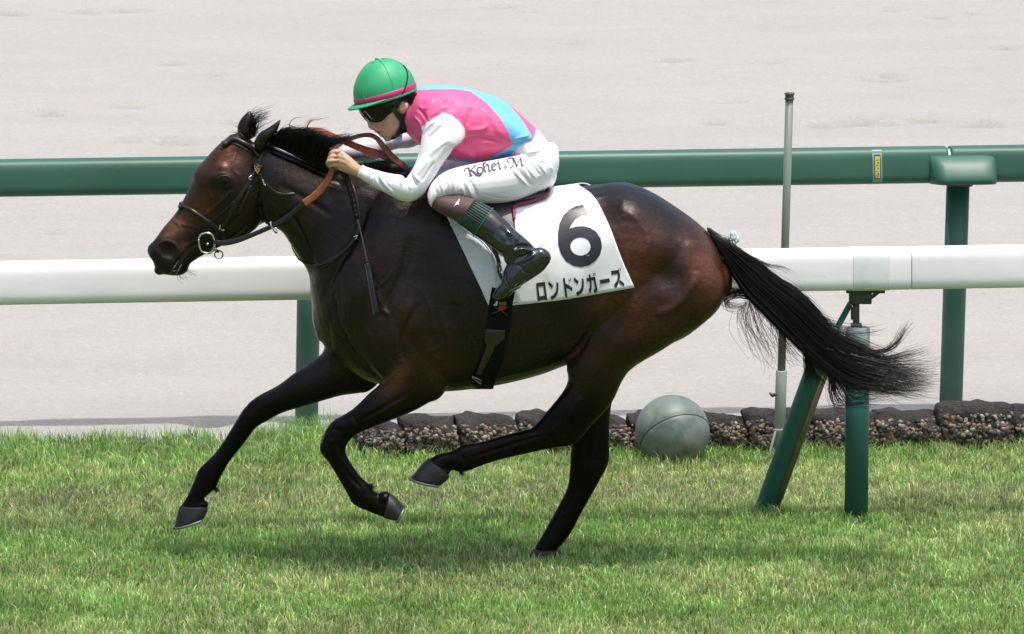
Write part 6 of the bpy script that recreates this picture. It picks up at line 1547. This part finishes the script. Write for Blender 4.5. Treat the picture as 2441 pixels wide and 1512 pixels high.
# ---- jersey
jer_m = mat('racing_silk', attr='col', rough=0.5, spec=0.35, sheen=.15, bump=[(16, .16, .012, 3, (1, 1, .6)), (700, .15, .0008, 2, ONE)])
def inside(px, py, poly):
    r = np.zeros(px.shape, bool); n = len(poly); j = n - 1
    for i in range(n):
        xi, yi = poly[i]; xj, yj = poly[j]
        c = ((yi > py) != (yj > py)) & (px < (xj - xi) * (py - yi) / (yj - yi + 1e-12) + xi)
        r ^= c; j = i
    return r
def jersey():
    P = [loft(TOR, n=34), loft(arm_near(), n=24, caps=(.6, .1)), loft(arm_far(), n=24, caps=(.6, .1))]
    P.append(ellipsoid(at(*c2(1165, 690), -.145), (.085, .075, .075), n=20)); P.append(ellipsoid(at(*c2(1100, 640), .145), (.085, .075, .075), n=20))
    # stand collar
    P.append(tube([at(*c2(1005, 560), -.0), at(*c2(962, 645), -.0), at(*c2(944, 672), 0)], [.088, .074, .066], 22, 4))
    V, Q = fuse(P, .004, smooth=5)
    L = lambda pts, w, a: ([c2(*p) for p in pts], w, a)
    folds = [L([(900, 560), (960, 620), (1000, 700)], 4, -.006), L([(870, 640), (930, 700), (960, 800)], 3.5, .005), L([(880, 740), (920, 800), (935, 890)], 3, -.005), L([(1180, 480), (1150, 540), (1080, 610), (1000, 680)], 5, .006), L([(1230, 500), (1200, 560), (1120, 610)], 4, -.005),
             L([(1060, 470), (1010, 540), (960, 590)], 4, .004), L([(980, 500), (940, 560)], 3, -.004),
             L([(1340, 770), (1480, 760), (1560, 720)], 6, .004), L([(1300, 890), (1420, 830), (1560, 850), (1680, 880)], 5, -.005), L([(1330, 900), (1500, 880), (1700, 890)], 4, .004), L([(1230, 930), (1350, 960), (1450, 1020)], 6, .005), L([(1780, 880), (1680, 950), (1540, 1035)], 4, -.004),
             L([(1940, 810), (1860, 830), (1780, 850)], 3, .004), L([(1930, 870), (1850, 880), (1770, 900)], 3, -.004), L([(1900, 920), (1820, 930), (1740, 950)], 3, .004), L([(1880, 700), (1920, 780)], 3, .003), L([(1500, 560), (1600, 700), (1680, 830)], 8, .003),
             L([(1540, 440), (1680, 500), (1800, 600)], 5, -.002), L([(1400, 560), (1380, 640), (1350, 720)], 7, -.004), L([(1480, 930), (1600, 900), (1720, 880)], 6, -.003),
             # sleeve
             L([(1100, 660), (1020, 720), (960, 780)], 4, .004), L([(1130, 720), (1060, 790), (990, 850)], 4, -.004), L([(1210, 850), (1120, 900), (1020, 1000)], 5, .004), L([(1240, 900), (1170, 950), (1080, 1080)], 5, -.004), L([(1160, 700), (1110, 850), (1040, 960)], 6, .003),
             L([(1000, 1020), (960, 1100), (900, 1180)], 4, .004), L([(1060, 1050), (1000, 1150), (940, 1240)], 4, -.004), L([(860, 1130), (880, 1180), (930, 1240)], 3, .005), L([(840, 1170), (860, 1220), (900, 1280)], 3, -.004), L([(800, 1190), (820, 1250), (850, 1310)], 3, .004), L([(770, 1190), (780, 1240), (800, 1290)], 2.6, -.003), L([(740, 1185), (750, 1230), (770, 1270)], 2.4, .003),
             L([(700, 1180), (705, 1230)], 2.4, .003), L([(560, 1145), (570, 1200), (640, 1290), (720, 1370)], 3, .004), L([(540, 1160), (545, 1220), (600, 1310)], 3, -.004), L([(480, 1120), (480, 1180), (470, 1240)], 3.5, .004), L([(500, 1130), (505, 1190), (490, 1260)], 2.6, -.004), L([(620, 1160), (630, 1220), (660, 1280)], 3, .0025)]
    V = sculpt(V, Q, [(*c2(1330, 560), 40, 30, 20, .004)], [(f[0], f[1] * .85, f[2] * 1.35) for f in folds], both=False)
    V = V + normals_np(V, Q) * (.004 * (vnoise(V[:, 0] + V[:, 1] * .5, V[:, 2] - V[:, 1] * .3, 95, .07) - .5))[:, None]
    px, py = proj(V)
    pink = np.array([0.80, 0.115, 0.285]); blue = np.array([0.155, 0.48, 0.80]); white = np.array([0.80, 0.80, 0.845])
    col = np.repeat(pink[None], len(V), 0)
    M = V.copy(); M[:, 1] = -np.abs(M[:, 1]); mx, my = proj(M)
    band = [c2(*p) for p in [(880, 340), (1260, 352), (1405, 395), (1560, 448), (1690, 490), (1770, 570), (1850, 660), (1915, 765), (1945, 812), (1960, 880), (1870, 1000), (1800, 1060), (1500, 1080), (1530, 1040), (1700, 950), (1785, 890), (1752, 850), (1722, 760), (1650, 640), (1540, 520), (1390, 412), (1250, 390), (1000, 393), (880, 400)]]
    col[inside(mx, my, band)] = blue
    chest = [c2(*p) for p in [(760, 770), (805, 800), (850, 840), (920, 900), (960, 960), (1180, 1012), (1330, 1040), (1500, 1060), (1500, 1120), (900, 1100), (740, 830)]]
    col[inside(mx, my, chest)] = blue
    near = [c2(*p) for p in [(945, 735), (1000, 690), (1080, 640), (1140, 605), (1220, 630), (1290, 690), (1335, 750), (1342, 820), (1300, 880), (1235, 915), (1190, 1000), (1130, 1085), (1060, 1240), (900, 1500), (300, 1300), (320, 1060), (700, 1130), (820, 1180), (905, 1010), (938, 890)]]
    col[inside(px, py, near) & (V[:, 1] < -.10)] = white
    col[(V[:, 1] > .135) & (px < c2(1010, 0)[0])] = white
    col[(V[:, 1] > .10) & (px < c2(760, 0)[0])] = white
    o = mesh_np('jersey', V, Q, jer_m, person, col=col)
    cu = mat('cuff_white', (.80, .80, .84), .55)
    for sec in (arm_near()[-2:],):
        a, b = np.array(sec[0]), np.array(sec[1])
        V, F = loft([tuple(a * .35 + b * .65 + [0, -.8, 0, .8, 0, .0015]), tuple(b * 1.02 - a * .02 + [0, -1, 0, 1, 0, .002])], n=26, sub=4, caps=(.05, .05)); mesh_np('cuff', V, F, cu, o)
jersey()

# ---- breeches
br_m = mat('white_breeches', (0.78, 0.775, 0.81), 0.5, spec=.35, sheen=.1, mix=[(8, (.73, .73, .77), .4, .7, 4, ONE)], bump=[(14, .12, .01, 3, ONE), (600, .12, .0008, 2, ONE)])
def breeches():
    P = [loft(PEL, n=30), loft(THI, n=26, caps=(.6, .15)), loft(THI, n=26, mirror=True, caps=(.6, .15))]
    V, Q = fuse(P, .004, smooth=6)
    L = lambda pts, w, a: ([c2(*p) for p in pts], w, a)
    folds = [L([(1760, 1115), (1830, 1190), (1925, 1290)], 3, .005), L([(1790, 1095), (1870, 1180), (1960, 1280)], 3, -.005), L([(1830, 1090), (1890, 1150), (1930, 1210)], 2.6, .004), L([(1880, 1075), (1930, 1140), (1990, 1210)], 2.8, .004), L([(1930, 1060), (1980, 1120), (2020, 1180)], 3, -.004), L([(1980, 1050), (2040, 1110), (2080, 1170)], 3, .004),
             L([(1890, 980), (1980, 960), (2080, 940)], 3.5, .005), L([(1880, 1010), (1990, 1000), (2110, 990)], 3, -.005), L([(1900, 940), (1960, 900), (2040, 860)], 3, -.004), L([(1860, 1030), (1960, 1030), (2100, 1060)], 3, .004), L([(2120, 1090), (2140, 1150), (2110, 1230)], 4, .003),
             L([(1400, 1130), (1480, 1180)], 3, -.002), L([(1240, 1150), (1290, 1220), (1300, 1300)], 4, -.004), L([(1210, 1190), (1240, 1270), (1250, 1350)], 3, .004), L([(1150, 1200), (1180, 1290), (1170, 1370)], 3.4, -.004), L([(1100, 1240), (1140, 1320), (1120, 1400)], 3, .004), L([(1060, 1290), (1090, 1360), (1070, 1430)], 2.6, -.004), L([(1330, 1220), (1370, 1300), (1420, 1400)], 4, .004), L([(1370, 1210), (1420, 1290), (1460, 1390)], 3.4, -.0035), L([(1290, 1240), (1320, 1320), (1340, 1370)], 3, .004),
             L([(2040, 1250), (1960, 1310), (1860, 1400)], 1.2, -.003), L([(1500, 1350), (1700, 1390), (1900, 1370)], 1.4, -.002)]
    V = sculpt(V, Q, [], [(f[0], f[1] * .85, f[2] * 1.3) for f in folds], both=False)
    o = mesh_np('breeches', V, Q, br_m, person)
    B = bvh_of(V, Q)
    wm = mat('waistband_white', (.76, .76, .79), .5)
    navy = mat('navy_print', (.022, .018, .055), .55); grey = mat('grey_print', (.20, .18, .22), .55)
    S = []
    def done(nm):
        V, F = join(S); mesh_np(nm, V, F, navy, o); S.clear()
    def s(pts, w): S.append(decal(B, stroke([ck(*p) for p in pts], np.asarray(w) * .100), .0026 + .0002 * (len(S) % 4), 5, Yfall=-.2))
    s([(235, 600), (212, 570), (235, 525), (290, 500), (355, 490)], [40, 26, 18, 18, 22]); s([(335, 480), (370, 600), (410, 725)], [44, 52, 52]); s([(345, 742), (410, 722), (480, 712)], [16, 22, 14]); s([(395, 565), (480, 490), (560, 415)], [18, 22, 28]); s([(395, 560), (480, 610), (560, 680), (640, 725), (700, 718), (740, 680), (725, 655)], [22, 44, 44, 30, 24, 20, 14])
    done('letter_k')
    s([(705, 470), (640, 480), (600, 530), (615, 600), (660, 655), (705, 660)], [26, 30, 42, 38, 28, 24]); s([(695, 660), (735, 645), (768, 605), (780, 540), (750, 490), (695, 468)], [24, 28, 40, 40, 30, 24])
    done('letter_o')
    s([(770, 355), (810, 360), (880, 320)], [22, 30, 16]); s([(785, 360), (815, 490), (850, 625)], [34, 38, 36]); s([(830, 470), (870, 410), (920, 390), (950, 440), (965, 560), (985, 595), (1040, 540)], [16, 22, 34, 40, 40, 26, 14])
    done('letter_h')
    s([(1060, 472), (1120, 450), (1165, 400), (1140, 365)], [18, 22, 24, 22]); s([(1150, 366), (1085, 372), (1050, 430), (1060, 510), (1105, 555), (1160, 535), (1200, 485)], [22, 28, 40, 44, 32, 24, 16])
    done('letter_e')
    s([(1185, 390), (1240, 335), (1265, 330)], [14, 26, 36]); s([(1260, 330), (1280, 440), (1300, 520), (1360, 465)], [38, 40, 30, 14]); s([(1232, 280), (1265, 270)], [26, 26])
    done('letter_i')
    s([(1590, 325), (1550, 310), (1530, 270), (1560, 215), (1620, 190), (1700, 185)], [26, 22, 22, 20, 18, 20]); s([(1690, 185), (1705, 280), (1700, 390), (1660, 465), (1595, 490)], [18, 24, 24, 24, 28]); s([(1700, 185), (1750, 280), (1825, 430)], [30, 46, 34]); s([(1825, 440), (1870, 310), (1935, 185)], [14, 18, 26]); s([(1935, 185), (1955, 300), (1970, 425)], [28, 44, 44]); s([(1940, 432), (2000, 415), (2060, 405)], [18, 20, 12])
    done('letter_m')
    T = []
    for pts, w in [([(1400, 480), (1460, 490), (1530, 470)], 26), ([(1400, 430), (1430, 400), (1440, 460)], 22), ([(1470, 420), (1500, 440), (1520, 460)], 22), ([(1440, 385), (1450, 430), (1460, 470)], 16)]:
        T.append(decal(B, stroke([ck(*p) for p in pts], w * .0777), .0016 + .0002 * len(T), 5, Yfall=-.2))
    V, F = join(T); mesh_np('crown_print', V, F, grey, o)
breeches()

# ---- stockings, boots
sock_m = mat('brown_stocking', (0.060, 0.028, 0.024), 0.6, sheen=.3, mix=[(12, (.085, .042, .036), .4, .65, 4, ONE)])
boot_m = mat('black_boot_leather', (0.008, 0.009, 0.012), 0.14, spec=.6, coat=.6, coat_rough=.06, bump=[(22, .12, .01, 3, ONE)])
sole_m = mat('boot_sole', (.03, .03, .03), .6)
garter_m = mat('green_elastic', (0.010, 0.045, 0.038), 0.6, mix=[(40, (.02, .085, .07), .5, .7, 3, ONE)])
def legs():
    for mr in (False, True):
        V, F = loft(LEG[:4], n=26, sub=8, caps=(.5, .1), mirror=mr)
        q = [f for f in F if f.shape[1] == 4][0]
        so_ = mesh_np('stocking', V, F, sock_m, person)
        P = [loft(shrink(LEG[2:], -.004), n=26, caps=(.1, .5), mirror=mr), loft(FOOT, n=24, caps=(.9, .7), mirror=mr)]
        V, Q = fuse(P, .0036, smooth=5)
        if not mr:
            L = lambda pts, w, a: ([c3(*p) for p in pts], w, a)
            V = sculpt(V, Q, [], [L([(1060, 760), (1120, 730), (1210, 735), (1260, 760)], 4, -.010), L([(1050, 790), (1130, 760), (1230, 790)], 4, .007), L([(1060, 850), (1150, 830), (1230, 790)], 4, -.008), L([(1000, 890), (1100, 880), (1200, 840), (1250, 800)], 4, .006), L([(980, 600), (1060, 640), (1090, 700)], 5, .006), L([(930, 560), (1000, 640), (1010, 720)], 6, -.007), L([(860, 640), (960, 740), (970, 800)], 5, .005),
                                  L([(1130, 945), (1160, 970), (1210, 1000)], 2.4, -.004), L([(1090, 900), (1140, 940)], 2.4, -.003), L([(960, 1050), (1000, 1090), (1040, 1130)], 3, -.004)], both=False)
        b = mesh_np('boot', V, Q, boot_m, person)
        if mr: continue
        BB = bvh_of(V, Q)
        V, F = strap_on(BB, [c3(1378, 880), c3(1330, 952), c3(1240, 1020), c3(1140, 1085), c3(1075, 1140)], .016, .007, -.001, -.4, 6); mesh_np('sole', V, F, sole_m, b)
        V, F = decal(BB, [c3(702, 312), c3(860, 400), c3(838, 440), c3(772, 540), c3(700, 632), c3(556, 522), c3(620, 430)], .003, 8, Yfall=-.37); g = mesh_np('garter', V, F, garter_m, b)
        for t in np.linspace(.04, .6, 8):
            A = np.array(c3(702, 315)) * (1 - t) + np.array(c3(560, 518)) * t; Bp = np.array(c3(858, 402)) * (1 - t) + np.array(c3(702, 628)) * t
            P = np.array([cast_near(BB, *(A * (1 - q) + Bp * q), .005, -.37)[0] for q in np.linspace(.02, .98, 9)])
            V, F = tube(P, .0019, 6, 1); mesh_np('garter_rib', V, F, mat('rib_green', (.006, .02, .018), .5) if 'rib_green' not in bpy.data.materials else bpy.data.materials['rib_green'], g)
        edge = mat('garter_edge', (.03, .14, .11), .5)
        for a_, b_ in (((702, 312), (556, 524)), ((860, 400), (698, 634))):
            P = np.array([cast_near(BB, *(np.array(c3(*a_)) * (1 - q) + np.array(c3(*b_)) * q), .005, -.37)[0] for q in np.linspace(0, 1, 12)])
            V, F = tube(P, .0024, 6, 1); mesh_np('garter_edge', V, F, edge, g)
        # maker's mark on the stocking
        SB = bvh_of(*loft(LEG[:4], n=26, sub=8, caps=(.5, .1)))
        wh = mat('white_print', (.75, .75, .75), .5)
        pl = [cb(450, 245), cb(466, 222), cb(478, 205), cb(460, 208), cb(482, 196), cb(498, 178), cb(516, 150), cb(512, 180), cb(502, 205), cb(512, 212), cb(504, 222), cb(488, 218), cb(470, 228)]
        V, F = decal(SB, pl, .0018, 5, Yfall=-.33); mesh_np('maker_mark', V, F, wh, so_)
legs()

# ---- cap, goggles, chin harness, hair
def headgear():
    cap_green = mat('green_satin_cap', (0.032, 0.36, 0.165), 0.5, spec=.4, sheen=.1, mix=[(10, (.022, .32, .135), .4, .7, 3, ONE)], bump=[(9, .10, .01, 3, ONE)])
    pinkb = mat('magenta_band', (0.48, 0.030, 0.155), 0.45, bump=[(30, .3, .004, 3, (1, 1, .3))])
    n = 48; ph = np.linspace(0, 2 * math.pi, n, endpoint=False)
    def ring(f0, a, b, u, tilt=0.0): return np.array([hw3(f0 + a * math.cos(q), b * math.sin(q), u + tilt * a * math.cos(q)) for q in ph])
    R = []
    for t in np.linspace(0, 1, 22):
        s = (1 - t ** 2.35) ** .52 if t < 1 else 0.03
        lo = 1 + .02 * math.sin(math.pi * min(1, t * 1.6))
        R.append(ring(-.004 - .007 * t, max(.004, .1255 * s * lo), max(.004, .107 * s * lo), .002 + .148 * t))
    V, F = rings_mesh(np.array(R))
    o = mesh_np('cap', V, F, cap_green, person)
    KB = bvh_of(V, F)
    R = [ring(-.004, .1262, .1078, .000), ring(-.004, .1285, .110, .003), ring(-.0042, .1295, .111, .012), ring(-.0045, .1290, .1105, .021), ring(-.0045, .1262, .1075, .024)]
    V, F = rings_mesh(np.array(R), closed=False)
    # the band rises towards the back like in the photo
    mesh_np('band', V, F, pinkb, o)
    R = [ring(-.004, .124, .1055, -.010), ring(-.004, .1275, .1085, -.009), ring(-.004, .1285, .1095, -.003), ring(-.004, .1262, .1072, .0005)]
    V, F = rings_mesh(np.array(R), closed=False); mesh_np('cap_rim', V, F, cap_green, o)
    # peak
    rows = []
    for q in np.linspace(-1.35, 1.35, 33):
        k = max(0, math.cos(q * 1.12)) ** .7
        row = []
        for d, dz in ((-.004, .002), (.3, .000), (.7, -.004), (1.0, -.009)):
            ext = .036 * k * d
            row.append(hw3(-.004 + (.125 + ext) * math.cos(q), (.107 + ext * .75) * math.sin(q), .0 + dz * k))
        rows.append(row)
    R = np.array(rows); a, b_, _ = R.shape
    i = np.arange(a - 1)[:, None]; j = np.arange(b_ - 1)[None, :]
    Q = np.stack([i * b_ + j, (i + 1) * b_ + j, (i + 1) * b_ + j + 1, i * b_ + j + 1], -1).reshape(-1, 4)
    pk = mesh_np('peak', R.reshape(-1, 3), Q, cap_green, o); md = pk.modifiers.new('t', 'SOLIDIFY'); md.thickness = .004; md.offset = 0
    V, F = ellipsoid(hw3(-.0105, 0, .152), (.008, .008, .0055), n=14); mesh_np('button', V, F, cap_green, o)
    # panel seams with stitches
    for az in np.radians([-155, -95, -35, 35, 95, 155]):
        P = []
        for t in np.linspace(.14, .985, 26):
            s = (1 - t ** 2.35) ** .52; lo = 1 + .02 * math.sin(math.pi * min(1, t * 1.6))
            P.append(hw3(-.004 - .007 * t + .1255 * s * lo * math.cos(az), .107 * s * lo * math.sin(az), .0022 + .148 * t))
        V, F = tube(P, .0016, 6, 2); mesh_np('seam', V, F, cap_green, o)
    st = bpy.data.materials.new('x'); bpy.data.materials.remove(st)
    # elastic over the cap
    blk = mat('black_elastic', (.012, .012, .014), .55)
    V, F = strap_on(KB, [ch(985, 195), ch(1035, 270), ch(1050, 350), ch(1035, 460), ch(1000, 570), ch(950, 650)], .0065, .002, .003, -.1, 6); mesh_np('elastic', V, F, blk, o)
    # chin harness, ear guard
    har = mat('black_harness', (.014, .014, .017), .6, bump=[(200, .3, .001, 2, ONE)])
    hg = empty('chin_harness', hpt(950, 1100, -.06), person)
    polyA = [(700, 770), (830, 720), (960, 650), (1130, 590), (1150, 660), (1100, 760), (1060, 770), (1000, 740), (940, 750), (905, 800), (890, 860), (905, 900), (1010, 925), (1048, 950), (1052, 1060), (1040, 1200), (990, 1262), (845, 1275), (900, 1190), (930, 1080), (915, 1030), (865, 960), (830, 890), (780, 870), (720, 850)]
    V, F = decal(PB, [ch(*p) for p in polyA], .008, 5, Yfall=-.06); V = smooth_np(V, F[0], 4); a_ = mesh_np('harness_web', V, F, har, hg); md = a_.modifiers.new('t', 'SOLIDIFY'); md.thickness = .005; md.offset = -1
    V, F = tube([hpt(880, 1230, -.050), hpt(800, 1290, -.03), hpt(770, 1300, 0), hpt(800, 1290, .03), hpt(900, 1210, .05)], .006, 8, 4); mesh_np('chin_cup', V, F, har, hg)
    # goggles
    lens = mat('goggle_lens', (.003, .003, .004), .07, spec=.38)
    gg = empty('goggles', hpt(560, 940, 0), person)
    rows = []
    for q in np.linspace(-1.5, 1.5, 41):
        row = []
        w = abs(q) / 1.5
        top = .010 - .004 * w; bot = -.050 + .004 * math.cos(q * 4) * (1 if abs(q) < .5 else 0) - .010 * math.exp(-((abs(q) - .75) / .35) ** 2) + .022 * max(0, w - .62) / .38 + .024 * math.exp(-(q / .16) ** 2)
        for t in np.linspace(0, 1, 9):
            u = top * (1 - t) + bot * t
            bul = .004 * math.sin(math.pi * t)
            f, uu = hl(352, 900)
            row.append(hw3(-.030 + (f + .040 - .018 * t + bul) * math.cos(q) ** .9 if math.cos(q) > 0 else -.03, (.079 - .004 * t + bul) * math.sin(q), uu + .012 + u))
        rows.append(row)
    R = np.array(rows); a, b_, _ = R.shape
    i = np.arange(a - 1)[:, None]; j = np.arange(b_ - 1)[None, :]
    Q = np.stack([i * b_ + j, (i + 1) * b_ + j, (i + 1) * b_ + j + 1, i * b_ + j + 1], -1).reshape(-1, 4)
    V = R.reshape(-1, 3)
    g = mesh_np('lens', V, Q, lens, gg); md = g.modifiers.new('t', 'SOLIDIFY'); md.thickness = .004; md.offset = 0
    GB = bvh_of(V, Q)
    fr = mat('goggle_glint', (.5, .5, .5), .25, metal=.5)
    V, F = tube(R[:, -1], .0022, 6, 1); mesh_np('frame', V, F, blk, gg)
    V, F = decal(GB, stroke([ch(400, 890), ch(430, 900), ch(470, 945), ch(510, 990)], 1.6), .004, 4, Yfall=-.08); mesh_np('frame_glint', V, F, fr, gg)  # pale stroke on the lens, a painted glint of the frame
    gold = mat('gold_mark', (.5, .42, .12), .35)
    for pts in ([ch(770, 818), ch(800, 812), ch(798, 850), ch(778, 860)], [ch(812, 795), ch(842, 800), ch(838, 850), ch(810, 858)]):
        V, F = decal(PB, stroke(pts, .9), .0075, 4, Yfall=-.08); mesh_np('gold_mark', V, F, gold, hg)
    V, F = strap_on(PB, [ch(700, 820), ch(790, 830), ch(880, 790), ch(960, 700)], .022, .003, .006, -.07, 6); mesh_np('goggle_strap', V, F, blk, gg)
    # hair at the nape and temple
    hm = mat('dark_hair', (.010, .008, .008), .45)
    G = []
    for _ in range(700):
        a0 = hr.uniform(900, 1150), hr.uniform(600, 700); lat = -hr.uniform(.03, .078)
        b0 = a0[0] + hr.uniform(20, 80), a0[1] + hr.uniform(40, 130); c0 = b0[0] + hr.uniform(-10, 40), b0[1] + hr.uniform(10, 60)
        if c0[0] < 1030 and c0[1] > 740: continue
        P = cat_rom(np.array([hpt(*a0, lat), hpt(*b0, lat - .003), hpt(*c0, lat + .003)]), 3); G.append((P, .0007, .0003))
    V, F = strands(G); mesh_np('hair', V, F, hm, person)
    V, F = hloft([((930, 600), (1170, 520), .070), ((1000, 700), (1160, 640), .070), ((1060, 790), (1140, 760), .060), ((1080, 850), (1120, 840), .045)], n=20); mesh_np('hair_cap', V, F, hm, person)
    # ring on the finger
    a = np.linspace(0, 2 * math.pi, 16); c = at(*cf(226, 634), -.178)
    V, F = tube([c + np.array([.002 * math.cos(q), .0105 * math.sin(q) , .0105 * math.cos(q)]) for q in a], .0012, 6, 1, cap=False); mesh_np('finger_ring', V, F, metal_m, person)
headgear()
for o in bpy.data.objects:
    if '_o' in o: del o['_o']
